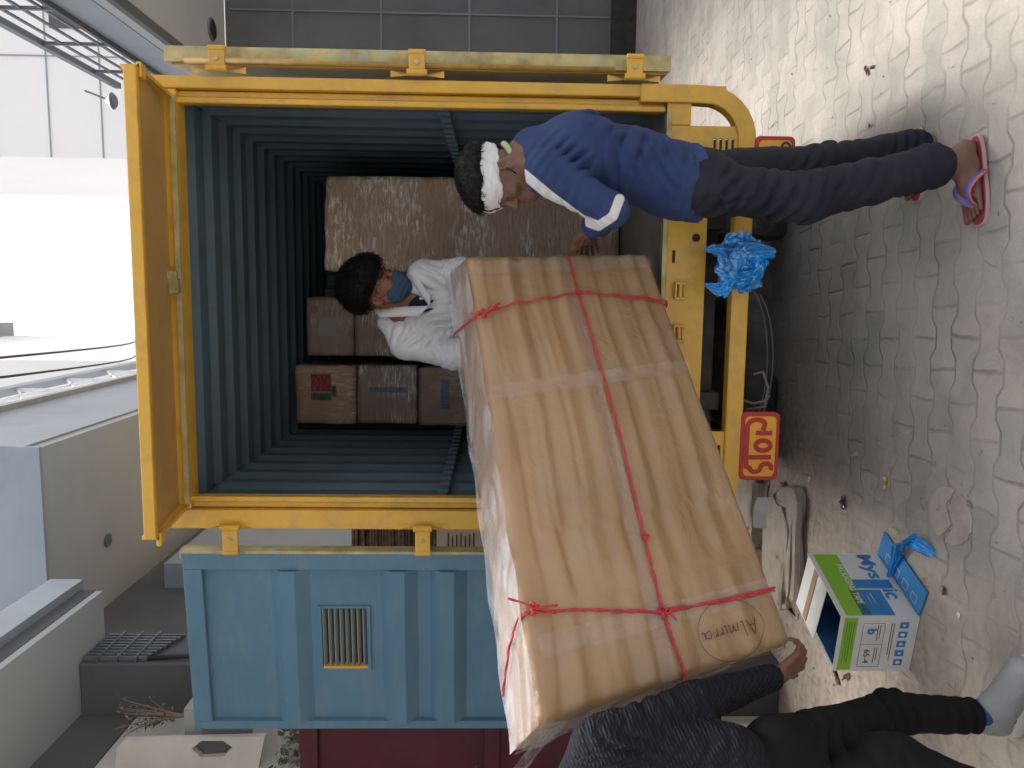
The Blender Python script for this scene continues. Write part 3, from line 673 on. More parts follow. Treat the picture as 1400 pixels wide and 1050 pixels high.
# ------------------------------------------------------------------ cargo
def film_material(name, base, film_glint, rough=.22, crinkle=0, bands=None, amt=.5, sc=16, stretch=(1, 1, 6), bump=.7, base2=None, var=.12):
    """cardboard seen through crumpled stretch film"""
    m = bpy.data.materials.new(name); m.use_nodes = True; t = m.node_tree; b = t.nodes['Principled BSDF']
    tc = N(t, 'ShaderNodeTexCoord'); mp = N(t, 'ShaderNodeMapping'); mp.inputs['Scale'].default_value = stretch; t.links.new(tc.outputs['Object'], mp.inputs[0])
    n1 = N(t, 'ShaderNodeTexNoise'); n1.inputs['Scale'].default_value = sc; n1.inputs['Detail'].default_value = 8; n1.inputs['Roughness'].default_value = .65; n1.inputs['Distortion'].default_value = .6; t.links.new(mp.outputs[0], n1.inputs['Vector'])
    n2 = N(t, 'ShaderNodeTexNoise'); n2.inputs['Scale'].default_value = 3; n2.inputs['Detail'].default_value = 3; t.links.new(tc.outputs['Object'], n2.inputs['Vector'])
    ra = N(t, 'ShaderNodeValToRGB'); c = np.array(base); c2 = np.array(base2) if base2 is not None else c*(1+var); ra.color_ramp.elements[0].position = .35; ra.color_ramp.elements[1].position = .65
    ra.color_ramp.elements[0].color = (*(c*(1-var)), 1); ra.color_ramp.elements[1].color = (*c2, 1); t.links.new(n2.outputs['Fac'], ra.inputs[0])
    s = N(t, 'ShaderNodeMapRange'); s.inputs['From Min'].default_value = .48; s.inputs['From Max'].default_value = .64; s.inputs['To Max'].default_value = amt; t.links.new(n1.outputs['Fac'], s.inputs[0])
    n3 = N(t, 'ShaderNodeTexNoise'); n3.inputs['Scale'].default_value = 3.4; n3.inputs['Detail'].default_value = 2; 
    if bands is not None:
        m3_ = N(t, 'ShaderNodeMapping'); m3_.inputs['Scale'].default_value = bands; t.links.new(tc.outputs['Object'], m3_.inputs[0]); t.links.new(m3_.outputs[0], n3.inputs['Vector'])
    else: t.links.new(tc.outputs['Object'], n3.inputs['Vector'])
    zz_ = N(t, 'ShaderNodeMapRange'); zz_.inputs['From Min'].default_value = .46; zz_.inputs['From Max'].default_value = .54; zz_.inputs['To Min'].default_value = .10; zz_.inputs['To Max'].default_value = 1.3; t.links.new(n3.outputs['Fac'], zz_.inputs[0])
    k = math_node(t, 'MULTIPLY', s.outputs[0], zz_.outputs[0], clamp=True)
    mx = N(t, 'ShaderNodeMix', data_type='RGBA'); t.links.new(k, mx.inputs[0]); t.links.new(ra.outputs[0], mx.inputs[6]); mx.inputs[7].default_value = (*film_glint, 1)  # pale film and its glints are mixed into the base colour
    t.links.new(mx.outputs[2], b.inputs['Base Color']); b.inputs['Roughness'].default_value = .55
    b.inputs['Coat Weight'].default_value = .9; b.inputs['Coat Roughness'].default_value = rough
    bp = N(t, 'ShaderNodeBump'); bp.inputs['Strength'].default_value = bump; bp.inputs['Distance'].default_value = .012; t.links.new(n1.outputs['Fac'], bp.inputs['Height'])
    t.links.new(bp.outputs[0], b.inputs['Normal'])
    if crinkle:
        n4 = N(t, 'ShaderNodeTexNoise'); n4.inputs['Scale'].default_value = 7; n4.inputs['Detail'].default_value = 5; n4.inputs['Distortion'].default_value = 2.2; n4.inputs['Roughness'].default_value = .6; t.links.new(tc.outputs['Object'], n4.inputs['Vector'])
        r4 = math_node(t, 'ABSOLUTE', math_node(t, 'SUBTRACT', n4.outputs['Fac'], .5)); b4 = N(t, 'ShaderNodeBump'); b4.inputs['Strength'].default_value = crinkle; b4.inputs['Distance'].default_value = .03; t.links.new(r4, b4.inputs['Height']); t.links.new(bp.outputs[0], b4.inputs['Normal']); t.links.new(b4.outputs[0], b.inputs['Coat Normal'])
    else: t.links.new(bp.outputs[0], b.inputs['Coat Normal'])
    return m
def fbm(p, seed, f0=1., octv=3):
    r = np.random.RandomState(seed); out = np.zeros(len(p)); a = 1.; f = f0
    for o in range(octv):
        for k in range(5):
            d = r.normal(size=3); d /= np.linalg.norm(d); out += a*np.sin(p@d*f*6.283+r.uniform(0, 6.28)+1.3*np.sin(p@np.roll(d, 1)*f*4.1+k))/3
        a *= .5; f *= 2.1
    return out
def soft_box(cor, n, rad, amp, seed, f0=3.):
    """subdivided, round-edged, slightly bulging box through 8 corners cor[(i,j,k)]"""
    nu, nv, nw = n; V = {}; vs = []; fs = []; par = []
    def idx(i, j, k):
        if (i, j, k) in V: return V[(i, j, k)]
        a, b, c = i/nu, j/nv, k/nw
        p = sum(cor[(x, y, z)]*((a if x else 1-a)*(b if y else 1-b)*(c if z else 1-c)) for x in (0,1) for y in (0,1) for z in (0,1))
        V[(i, j, k)] = len(vs); vs.append(p); par.append((a, b, c)); return V[(i, j, k)]
    for (ax, N1, N2) in ((0, nv, nw), (1, nu, nw), (2, nu, nv)):
        for side in (0, 1):
            for p in range(N1):
                for q in range(N2):
                    def I(a, b):
                        return idx(*( (side*nu, a, b) if ax == 0 else ((a, side*nv, b) if ax == 1 else (a, b, side*nw)) ))
                    f = (I(p, q), I(p+1, q), I(p+1, q+1), I(p, q+1)); fs.append(f if (side ^ (ax == 1)) else f[::-1])
    vs = np.array(vs); par = np.array(par)
    return vs, fs, par
def round_edges(vs, par, dims, rad):
    """pull vertices near edges inwards so that edges are round"""
    ex, ey, ez = dims; q = (par-.5)*np.array(dims); hd = np.array(dims)/2-rad
    c = np.clip(q, -hd, hd); d = q-c; L = np.linalg.norm(d, axis=1); k = L > 1e-9
    q2 = q.copy(); q2[k] = c[k]+d[k]/L[k, None]*np.minimum(L[k], rad)[:, None] if False else c[k]+d[k]/L[k, None]*rad
    return (q2-q)
def carton(name, label, x0, x1, y0, y1, z0, z1, mt, seed, group, rot=0, rad=.012, amp=.004, cat='carton', n=None):
    dx, dy, dz = x1-x0, y1-y0, z1-z0; n = n or (max(6, int(dx/.03)), max(6, int(dy/.04)), max(6, int(dz/.03)))
    cor = {(i, j, k): A((x0, x1)[i], (y0, y1)[j], (z0, z1)[k]) for i in (0,1) for j in (0,1) for k in (0,1)}
    vs, fs, par = soft_box(cor, n, 0, 0, 0); vs = vs+round_edges(vs, par, (dx, dy, dz), rad)
    cen = vs.mean(0); nn = vs-cen; nn /= np.linalg.norm(nn, axis=1)[:, None]
    face = 1-np.max(np.abs(par-.5)*2*0, axis=1)
    vs = vs+nn*(fbm(vs, seed, 2.5)*amp)[:, None]
    if rot:
        c, s = math.cos(rot), math.sin(rot); q = vs-cen; vs = np.stack([q[:,0]*c-q[:,1]*s, q[:,0]*s+q[:,1]*c, q[:,2]], 1)+cen
    t = thing(name, label, cat, (float(cen[0]), float(cen[1]), z0), group)
    mk('wrapped_case', vs, fs, mt, t, smooth=True)
    return t
filmA = film_material('film_brown_dark', (.31, .22, .18), (.5, .48, .48), amt=.6, sc=14, stretch=(1, 1, 9))
filmB = film_material('film_brown', (.38, .26, .19), (.6, .58, .56), amt=.7, sc=12, stretch=(9, 1, 1.5))
filmC = film_material('film_silver_glint', (.36, .28, .23), (.85, .85, .84), amt=1, sc=11, stretch=(1, 1, 8), bump=1)
YC = 4.6; hh = .366; xs0, xs1 = -.80+.02, -.435
labels = ['brown film-wrapped carton with a red and green print, topmost of the left stack', 'shiny film-wrapped carton second from the top of the left stack', 'wrapped carton with a blue stripe, third from the top of the left stack',
          'wrapped carton fourth from the top of the left stack, behind the big package', 'wrapped carton at the bottom of the left stack on the truck floor']
xa, xb = P(450, 580, y=YC)[0], P(450, 500, y=YC)[0]
red_print = mat('red_print', (.26, .02, .03), .3, dirt=(.34, .28, .26), dscale=22, damt=.8, dstretch=(1, 1, 7)); green_print = mat('green_print', (.02, .08, .06), .3, dirt=(.3, .28, .25), dscale=22, damt=.8, dstretch=(1, 1, 7)); blue_print = mat('blue_print', (.04, .10, .24), .3, dirt=(.3, .28, .27), dscale=22, damt=.8, dstretch=(7, 1, 1))
ztop = P(403, 540, y=YC)[2]; hh = (ztop-ZS)/5
for k in range(5):
    z1 = ztop-k*hh; t = carton('wrapped_carton', labels[k], xa, xb, YC, YC+.42, z1-hh+.004, z1-.004, (filmB, filmC, filmB, filmA, filmA)[k], 10+k, 'film-wrapped cartons stacked in the truck', rot=(0, .03, -.02, 0, .02)[k])
    if k == 0:
        MB().box(xa+.20, xb-.05, YC-.010, YC-.0065, z1-.22, z1-.10).mk('print', red_print, t); MB().box(xa+.17, xb-.12, YC-.0105, YC-.0068, z1-.25, z1-.223).box(xa+.15, xa+.19, YC-.0105, YC-.0068, z1-.22, z1-.1).mk('print', green_print, t)
    if k == 1: MB().box(xa+.2, xa+.23, YC-.010, YC-.0065, z1-.30, z1-.08).mk('print', blue_print, t)
    if k == 2: MB().box(xa+.10, xa+.28, YC-.010, YC-.0065, z1-.19, z1-.14).mk('print', blue_print, t)
xa2, xb2 = P(450, 487, y=YC)[0], P(450, 406, y=YC)[0]; zt2 = P(418, 450, y=YC)[2]
hs2 = [.285, .285, .33, .33, .0]; z = zt2; lab2 = ['dull brown carton with a pale label, topmost of the stack behind the man in white', 'silvery wrapped carton under the labelled one, behind the man in white',
       'wrapped carton third down behind the man in white', 'wrapped carton fourth down behind the man in white', 'wrapped carton on the truck floor behind the man in white']
hs2[4] = zt2-ZS-sum(hs2)
for k in range(5):
    t = carton('wrapped_carton', lab2[k], xa2, xb2, YC, YC+.42, z-hs2[k]+.004, z-.004, (filmA, filmC, filmB, filmA, filmA)[k], 20+k, 'film-wrapped cartons stacked in the truck')
    if k == 0:
        MB().box(xa2+.12, xa2+.235, YC-.011, YC-.007, z-.185, z-.075).mk('paper_label', mat('pale_label', (.30, .29, .28), .7), t)
        for dz_ in (.012, .045): MB().box(xa2+.26, xa2+.30, YC-.011, YC-.007, z-dz_-.028, z-dz_).mk('handling_mark', mat('mark_grey', (.22, .21, .2), .7), t)
    z -= hs2[k]
# tall wrapped board-like carton on the right
filmT = film_material('film_tall', (.44, .30, .21), (.85, .82, .78), amt=.8, sc=16, stretch=(.9, 1, 4), bump=1, bands=(.6, 1, 1.3), base2=(.52, .37, .27))
xt0, xt1 = P(443, 372, y=4.05)[0], P(443, 240, y=4.05)[0]; zt = P(443, 300, y=4.05)[2]
carton('wrapped_cabinet', 'tall carton wrapped in shiny stretch film, standing behind the two men', xt0-.0, xt1, 4.05, 4.55, ZS-.01, zt, filmT, 33, None, rot=.03, rad=.02, amp=.006)

# ------------------------------------------------------------------ the big wrapped package being loaded
BC = {(0,0,0): A(-1.024, 2.289, .639), (0,0,1): A(-1.119, 1.996, 1.454), (0,1,0): A(-1.12, 2.438, .692), (0,1,1): A(-1.305, 2.145, 1.529),
      (1,0,0): A(.228, 3.022, 1.0), (1,0,1): A(.191, 2.729, 1.693), (1,1,0): A(.132, 3.171, 1.052), (1,1,1): A(.143, 2.878, 1.768)}
nz_ = nrm(np.cross(BC[(1,0,0)]-BC[(0,0,0)], BC[(0,0,1)]-BC[(0,0,0)]))     # outward normal of the front face
def BP(a, c, out=0., b=0.):
    """a along its length from the left end, c up the height, out in front of the face"""
    p = (1-a)*(1-c)*BC[(0,0,0)]+a*(1-c)*BC[(1,0,0)]+(1-a)*c*BC[(0,0,1)]+a*c*BC[(1,0,1)]
    q = (1-a)*(1-c)*BC[(0,1,0)]+a*(1-c)*BC[(1,1,0)]+(1-a)*c*BC[(0,1,1)]+a*c*BC[(1,1,1)]
    return p+(q-p)*b+nz_*out
def wave(a, c):
    """soft vertical-run folds of the corrugated sheet, interrupted by the tape lines"""
    seg = np.where(a < .20, 0, np.where(a < .34, 1, np.where(a < .66, 2, 3)))
    ph = seg*.9; cc = c+.012*np.sin(a*9+seg)
    w = .0050*np.sin(cc*2*np.pi*7.3+ph)+.0024*np.sin(cc*2*np.pi*11.9+1.7*ph+1)+.0007*np.sin(cc*2*np.pi*23+ph*3+a*4)
    w = w-.009*np.exp(-((cc-.925+.03*np.sin(a*5))/.012)**2)*np.clip(1.2-a, 0, 1)-.005*np.exp(-((cc-.80+.02*np.sin(a*7+1))/.010)**2)*(a < .62)-.005*np.exp(-((cc-.70+.03*np.sin(a*4))/.010)**2)*(a > .42)-.004*np.exp(-((cc-.36+.02*np.sin(a*6))/.010)**2)
    for t in (.20, .66): w = w*(1-.75*np.exp(-((a-t)/.022)**2))-.003*np.exp(-((a-t)/.006)**2)
    return w*(1-np.exp(-((c-0)/.05)**2))*(1-np.exp(-((c-1)/.05)**2))
vs, fs, par = soft_box(BC, (110, 14, 90), 0, 0, 0)
dims = (1.52, .18, .82)
off = round_edges(vs, par, dims, .024)
ax = nrm(BC[(1,0,0)]-BC[(0,0,0)]); ah = nrm(BC[(0,0,1)]-BC[(0,0,0)]); ab = nrm(BC[(0,1,0)]-BC[(0,0,0)])
vs = vs+off[:, :1]*ax+off[:, 1:2]*ab+off[:, 2:]*ah
front = par[:, 1] < 1e-6
vs[front] += nz_*wave(par[front, 0], par[front, 2])[:, None]
vs += fbm(vs, 3, 2.2)[:, None]*.0022*nz_
big = thing('wrapped_package', 'huge flat cardboard package tied with red rope, being lifted into the truck', 'package', tuple(BC[(0,0,0)]))
pk = film_material('package_cardboard', (.300, .172, .073), (.42, .30, .19), rough=.14, crinkle=.9, amt=.14, sc=5, stretch=(1, 1, 1), bump=.10, base2=(.350, .208, .092), var=.09)
mk('cardboard_case', vs, fs, pk, big, smooth=True)
# stretch film drawn over the top, ends and corners: a clear, creased skin a little proud of the card
def clear_film(name, dens=.5, whit=(.8, .8, .82), sc=10, st=(1, 1, 1), lo=.50, hi=.66, base=.1):
    m = bpy.data.materials.new(name); m.use_nodes = True; t = m.node_tree; b = t.nodes['Principled BSDF']
    tc = N(t, 'ShaderNodeTexCoord'); mp = N(t, 'ShaderNodeMapping'); mp.inputs['Scale'].default_value = st; t.links.new(tc.outputs['Object'], mp.inputs[0])
    n1 = N(t, 'ShaderNodeTexNoise'); n1.inputs['Scale'].default_value = sc; n1.inputs['Detail'].default_value = 9; n1.inputs['Distortion'].default_value = 1.; t.links.new(mp.outputs[0], n1.inputs['Vector'])
    s = N(t, 'ShaderNodeMapRange'); s.inputs['From Min'].default_value = lo; s.inputs['From Max'].default_value = hi; s.inputs['To Min'].default_value = base; s.inputs['To Max'].default_value = dens; t.links.new(n1.outputs['Fac'], s.inputs[0])
    b.inputs['Base Color'].default_value = (*whit, 1); b.inputs['Roughness'].default_value = .18; b.inputs['Specular IOR Level'].default_value = .8
    t.links.new(s.outputs[0], b.inputs['Alpha'])
    bp = N(t, 'ShaderNodeBump'); bp.inputs['Strength'].default_value = 1; bp.inputs['Distance'].default_value = .015; t.links.new(n1.outputs['Fac'], bp.inputs['Height']); t.links.new(bp.outputs[0], b.inputs['Normal'])
    return m
def film_sheet(fn, nu, nv, seed, amp, mt, name='stretch_film'):
    mb = MB(); mb.grid(fn, nu, nv); v = np.array(mb.v); v += fbm(v*A(1,1,1), seed, 5)[:, None]*amp*A(.3,-.6,.6); return mk(name, v, mb.f, mt, big, smooth=True)
filmW = clear_film('clear_film', dens=.72, sc=4.5, st=(1.0, 1.0, 4.5), lo=.42, hi=.68, base=.20, whit=(.62, .58, .58))
filmF = clear_film('clear_film_front', dens=.10, sc=4, st=(1, 1, 1), lo=.5, hi=.75, base=.02)
def top_wrap(u, v):   # from just over the front edge, across the top, to the back edge
    b = .03+.97*v; return BP(.001+.998*u, 1.0, 0, b)+ah*(.007+.006*math.sin(u*40+b*3)*.5)+nz_*.006*(1-b)
film_sheet(top_wrap, 120, 22, 5, .003, filmW)
def left_wrap(u, v):
    b = .04+.96*v; f = 0
    return BP(-f*.9, .005+.99*u, .006*(1-b), b)-ax*(.006+.004*math.sin(u*37))
film_sheet(left_wrap, 80, 20, 6, .0022, filmW)
def front_wrap(u, v): 
    p = BP(.012+.976*u, .012+.976*v, 0); return p+nz_*(.0105+float(wave(np.array([.012+.976*u]), np.array([.012+.976*v]))[0])*.75)
film_sheet(front_wrap, 90, 70, 7, .0012, filmF)
def corner_gather(u, v):
    b = v; return BP(-.012-.022*b, .93+.075*u+.03*b, .010-.02*b, b*1.02)+ah*.006*math.sin(u*25)
film_sheet(corner_gather, 16, 16, 8, .007, filmW)
# clear tape across the face
tape = mat('brown_tape', (.44, .29, .19), .18, var=.05, vscale=10, bump=.1, bscale=60, coat=1)
def tape_strip(a0, c0, a1, c1, w, nseg=60):
    mb = MB()
    def fn(u, v):
        a = a0+(a1-a0)*u; c = c0+(c1-c0)*u; L = math.hypot((a1-a0)*1.52, (c1-c0)*.82); na, nc = -(c1-c0)*.82/L, (a1-a0)*1.52/L
        a += na*(v-.5)*w/1.52; c += nc*(v-.5)*w/.82
        a_, c_ = min(max(a, .004), .996), min(max(c, .004), .996)
        return BP(a_, c_, .0065)+nz_*float(wave(np.array([a_]), np.array([c_]))[0])
    mb.grid(fn, nseg, 4); mk('tape', mb.v, mb.f, clear_film('tape_film', dens=.30, base=.16, whit=(.62, .50, .45), sc=20), big, smooth=True)
tape_strip(.655, .995, .665, .005, .05); tape_strip(.965, .995, .967, .005, .05); tape_strip(.13, .97, .12, .02, .065); tape_strip(.001, .52, .999, .50, .05, 120)
# red rope
rope = mat('red_rope', (.52, .045, .06), .55, var=.25, vscale=60, bump=.4, bscale=200)
from_px = lambda px, py: None
def rope_run(pts, r=.0042, name='rope', twist=True):
    """two twisted strands along world points"""
    pts = [A(*p) for p in pts]; out = []
    for i in range(len(pts)-1):
        n = max(2, int(np.linalg.norm(pts[i+1]-pts[i])/.012)); out += [pts[i]+(pts[i+1]-pts[i])*k/n for k in range(n)]
    out.append(pts[-1]); mb = MB()
    for s in (0, math.pi):
        q = []
        for i, p in enumerate(out):
            d = nrm(out[min(i+1, len(out)-1)]-out[max(i-1, 0)]); u = nrm(np.cross(d, A(.3, .2, .93))); w_ = np.cross(d, u); a = s+i*.55+.8*math.sin(i*.13); p = p+u*.0012*math.sin(i*.21)
            q.append(p+(u*math.cos(a)+w_*math.sin(a))*r*.62)
        mb.tube(q, r*.8, 6)
    return mb.mk(name, rope, big, smooth=True)
def on(a, c, out=.011): return BP(a, c, out)+nz_*float(wave(np.array([min(max(a, 0), 1)]), np.array([min(max(c, 0), 1)]))[0])
def seq(l, out=.011):
    r = []
    for (a0, c0), (a1, c1) in zip(l[:-1], l[1:]):
        for k in range(12): r.append(on(a0+(a1-a0)*k/12, c0+(c1-c0)*k/12, out))
    return r+[on(*l[-1], out)]
def top_pt(a, b, out=.010): return BP(a, 1.0, 0, b)+ah*out
rope_run([BP(1.0, .475, 0, .95)+ax*.006, BP(1.0, .475, 0, .1)+ax*.008]+seq([(.995, .475), (.885, .472), (.69, .461), (.509, .459), (.286, .475), (.13, .483), (.046, .471), (.004, .464)])+[BP(0, .464, 0, .1)-ax*.010, BP(0, .462, 0, .95)-ax*.009], .0040)
rope_run([top_pt(.842, .95), top_pt(.842, .1)]+seq([(.842, .995), (.864, .82), (.885, .472), (.868, .2), (.848, .004)])+[BP(.848, 0, 0, .1)-ah*.008, BP(.848, 0, 0, .9)-ah*.008], .0033)
rope_run(seq([(.889, .46), (.862, .2), (.84, .004)])+[BP(.84, 0, 0, .1)-ah*.008], .0024)
rope_run([top_pt(.10, .95), top_pt(.165, .5), top_pt(.195, .1)]+seq([(.196, .995), (.174, .773), (.13, .483), (.123, .25), (.118, .004)])+[BP(.118, 0, 0, .1)-ah*.008, BP(.118, 0, 0, .9)-ah*.008], .0038)
rope_run(seq([(.135, .47), (.119, .25), (.112, .004)]), .0028)
def knot(p, r, n=3, tails=()):
    pts = []
    for k in range(30):
        t = k/29*2*math.pi*1.0; pts.append(p+nz_*(r*.7+r*.55*math.sin(3*t))+ax*r*(math.sin(t)+1.6*math.sin(2*t))*.55+ah*r*(math.cos(t)-1.6*math.cos(2*t))*.55)
    rope_run(pts, .0038)
    for tv in tails: rope_run([p+nz_*.008, p+nz_*.02+tv*.45, p+nz_*.008+tv], .0028)
knot(on(.13, .483), .014, tails=(-ah*.03-ax*.03,))
knot(on(.286, .475), .008)
knot(on(.885, .472), .006)
knot(on(.20, .965), .012, tails=(ah*.075+ax*.045+nz_*.01, ax*-.0-ah*.06-ax*.03, -ah*.07+ax*-.01))
knot(on(.842, .965), .010, tails=(ah*.055+ax*.005, ax*.015-ah*.05, -ah*.06+ax*.03))
# pen-written word and its ring
marker = mat('pen_ink', (.05, .028, .018), .6)
def pen(pts, r=.0016):
    mb = MB(); q = [on(a, c, .0105) for a, c in pts]; mb.tube(q, r, 6, flat=(nz_, .3)); return mb.mk('handwriting', marker, big)
ell = [(.062+.060*math.cos(t)+.004*math.sin(2*t), .232+.137*math.sin(t)) for t in np.linspace(.3, 6.35, 60)]
pen(ell, .0011)
def hw(strokes, a0, c0, sc_a, sc_c):
    for s in strokes:
        q = []
        for (x0, y0), (x1, y1) in zip(s[:-1], s[1:]):
            for k in range(4): q.append((x0+(x1-x0)*k/4, y0+(y1-y0)*k/4))
        q.append(s[-1]); pen([(a0-y*sc_a, c0+x*sc_c) for x, y in q], .0017)
glyph = [  # A l m i r r a
    [(0, 0), (.35, 1.7), (.8, 0)], [(.12, .6), (.72, .65)], [(1.0, 1.6), (1.05, 0), (1.15, .05)],
    [(1.35, 0), (1.4, .8), (1.6, .85), (1.68, 0), (1.72, .7), (1.95, .85), (2.02, 0)], [(2.3, .85), (2.32, 0), (2.42, .05)], [(2.31, 1.15), (2.33, 1.2)],
    [(2.6, 0), (2.62, .85), (2.66, .6), (2.85, .85)], [(3.0, 0), (3.02, .85), (3.06, .6), (3.25, .85)],
    [(3.85, .7), (3.6, .85), (3.45, .4), (3.6, 0), (3.85, .3), (3.88, .8), (3.9, .1), (4.05, .05)]]
hw(glyph, .072, .128, .0190, .056)

# ------------------------------------------------------------------ printed carton standing upside down on the pavers
cw = mat('white_carton', (.60, .60, .58), .6, var=.04, dirt=(.42, .38, .32), dscale=6, damt=.4)
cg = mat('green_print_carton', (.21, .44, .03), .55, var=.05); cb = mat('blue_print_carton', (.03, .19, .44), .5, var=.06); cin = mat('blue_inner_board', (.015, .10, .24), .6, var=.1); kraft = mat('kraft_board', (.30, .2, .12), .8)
wtxt = mat('white_print', (.62, .64, .6), .6)
Nc = P(1258, 843, z=0.002); R1 = P(1201, 757, z=.002); L1 = P(1243, 917, z=.002)
ea, eb = R1-Nc, L1-Nc; la, lb = np.linalg.norm(ea), np.linalg.norm(eb); ea, eb = ea/la, eb/lb; up = A(0,0,1)
H = P(1151, 843, y=Nc[1])[2]
t = thing('printed_carton', 'white, green and blue tape carton standing open on the pavers', 'carton', tuple(Nc))
def slab(o, e1, l1, e2, l2, th, name, mt, parent=t, n=None, **k):
    n = nrm(np.cross(e1, e2)) if n is None else n
    return MB().add([o, o+e1*l1, o+e1*l1+e2*l2, o+e2*l2]+[q+n*th for q in (o, o+e1*l1, o+e1*l1+e2*l2, o+e2*l2)], [(3,2,1,0), (4,5,6,7), (0,1,5,4), (1,2,6,5), (2,3,7,6), (3,0,4,7)]).mk(name, mt, parent, **k)
nA = nrm(np.cross(up, ea)); nA = nA if nA[1] < 0 else -nA       # out of the long right-hand face
nB = nrm(np.cross(up, eb)); nB = nB if nB[1] < 0 else -nB
if nA@(-eb) < 0: nA = -nA
if nB@(-ea) < 0: nB = -nB
fa = slab(Nc, ea, la, up, H, .004, 'long_panel', cw, n=-nA); fb = slab(Nc+eb*.004, eb, lb-.004, up, H, .004, 'end_panel', cw, n=-nB)
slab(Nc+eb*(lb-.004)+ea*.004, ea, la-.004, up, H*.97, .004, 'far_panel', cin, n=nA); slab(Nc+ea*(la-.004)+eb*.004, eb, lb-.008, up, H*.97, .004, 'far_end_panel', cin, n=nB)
slab(Nc+A(0,0,.003)+ea*.01+eb*.01, ea, la-.02, eb, lb-.02, .003, 'bottom_panel', kraft, n=up)
# flaps at the top: one white flap closed over the far half with a strip of brown tape
slab(Nc+up*(H-.006)+ea*(la*.42)+eb*.004, ea, la*.56, nrm(eb+up*.10), lb-.01, .003, 'flap', cw)
slab(Nc+up*(H-.0015)+ea*(la*.66)+eb*.004, ea, .035, nrm(eb+up*.10), lb-.02, .002, 'brown_tape', kraft)
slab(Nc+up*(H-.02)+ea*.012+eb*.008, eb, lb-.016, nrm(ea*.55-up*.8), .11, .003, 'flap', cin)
# flap lying out on the ground
gfl = slab(Nc+nA*.004+A(0,0,.003), ea, la-.004, nrm(nA+A(0,0,-.00)), .115, .005, 'ground_flap', cb, n=up)
def onA(s, z, o=.0012): return Nc+ea*s+up*z+nA*o
def onB(s, z, o=.0012): return Nc+eb*s+up*z+nB*o
def patch(fn, s0, s1, z0, z1, mt, parent, name='printed_patch'):
    q = [fn(s0, z0, .0008), fn(s1, z0, .0008), fn(s1, z1, .0008), fn(s0, z1, .0008)]; return mk(name, q, [(0,1,2,3)], mt, parent)
patch(onA, .005, la-.008, H*.60, H*.93, cg, fa); patch(onA, .004, la*.36, H*.36, H*.93, cb, fa) if False else None
patch(onA, .006, la*.40, H*.30, H*.72, cb, fa); mk('printed_patch', [onA(.42*la, H*.10, .001), onA(.56*la, H*.10, .001), onA(.56*la, H*.60, .001), onA(.42*la, H*.60, .001)], [(0,1,2,3)], cb, fa)
# upside-down lettering on both faces: right-to-left along the face, tops towards the ground
def rev(fn, s, z, h, body, mt, parent, e, width=None, bold=0): return text(body, fn(s, z, .0016), -e, -up, h, mt, parent, width=width, bold=bold)
rev(onA, la*.97, H*.40, H*.26, 'Mys', cb, fa, ea, width=la*.40, bold=.02); rev(onA, la*.41, H*.29, H*.23, 'tic', cb, fa, ea, width=la*.26, bold=.02) if False else text('ic', onA(la*.40, H*.28, .0018), -ea, -up, H*.20, cb, fa, width=la*.14, bold=.02)
rev(onA, la*.80, H*.70, H*.085, 'PACKAGING TAPE', wtxt, fa, ea, width=la*.62, bold=.02)
for k in range(5): patch(onA, la*.10, la*(.35-.02*(k % 3)), H*(.62-.055*k), H*(.632-.055*k), wtxt, fa, 'printed_line')
patch(onB, .006, lb-.006, H*.78, H*.95, cg, fb)
for k in range(3): rev(onB, lb*.06 if False else lb*.20, H*(.93-.05*k), H*.022, 'BOPP TAPE', ink, fb, eb) if False else None
def frame(fn, s0, s1, z0, z1, w_, mt, parent):
    for (a, b, c, d) in ((s0, s1, z0, z0+w_), (s0, s1, z1-w_, z1), (s0, s0+w_, z0+w_, z1-w_), (s1-w_, s1, z0+w_, z1-w_)): patch(fn, a, b, c, d, mt, parent, 'printed_line')
frame(onB, lb*.12, lb*.92, H*.42, H*.70, .0016, ink, fb); patch(onB, lb*.50, lb*.507, H*.42, H*.70, ink, fb, 'printed_line')
# on this face -eb is left-to-right reversed already, so the words run along +eb upside down
def textB(s, z, h, body, mt, width=None, bold=0): return text(body, onB(s, z, .0016), eb if np.cross(eb, -up)@nB > 0 else -eb, -up, h, mt, fb, width=width, bold=bold)
textB(lb*.22, H*.64, H*.13, 'b', cb, bold=.03); textB(lb*.60, H*.64, H*.08, '65-4', ink)
for (s0, s1, z) in ((.16, .44, .50), (.16, .40, .47), (.56, .86, .50), (.56, .80, .47), (.12, .70, .33), (.12, .8, .30), (.1, .86, .90), (.1, .8, .87), (.1, .84, .84), (.1, .6, .81)): patch(onB, lb*s0, lb*s1, H*z, H*(z+.010), ink, fb, 'printed_line')
for k in range(5):
    s = lb*(.10+.17*k); patch(onB, s, s+lb*.115, H*.12, H*.235, cb, fb, 'icon_square')
    c = [onB(s+lb*(.0575+.03*math.cos(a)), H*(.18+.03*math.sin(a)), .0018) for a in np.linspace(0, 6.283, (4, 9, 5, 4, 13)[k])[:-1]]; mk('icon', c, [tuple(range(len(c)))], wtxt, fb)
def onG(s, d): return Nc+nA*(.004+d)+ea*s+A(0,0,.0088)
for k in range(4):
    s = la*(.10+.2*k); a = .02
    for (u0, u1, v0, v1) in ((0, .04, .02, .022), (0, .04, .053, .055), (0, .002, .022, .053), (.038, .04, .022, .053)):
        mk('printed_line', [onG(s+u0, v0), onG(s+u1, v0), onG(s+u1, v1), onG(s+u0, v1)], [(0,1,2,3)], wtxt, gfl)
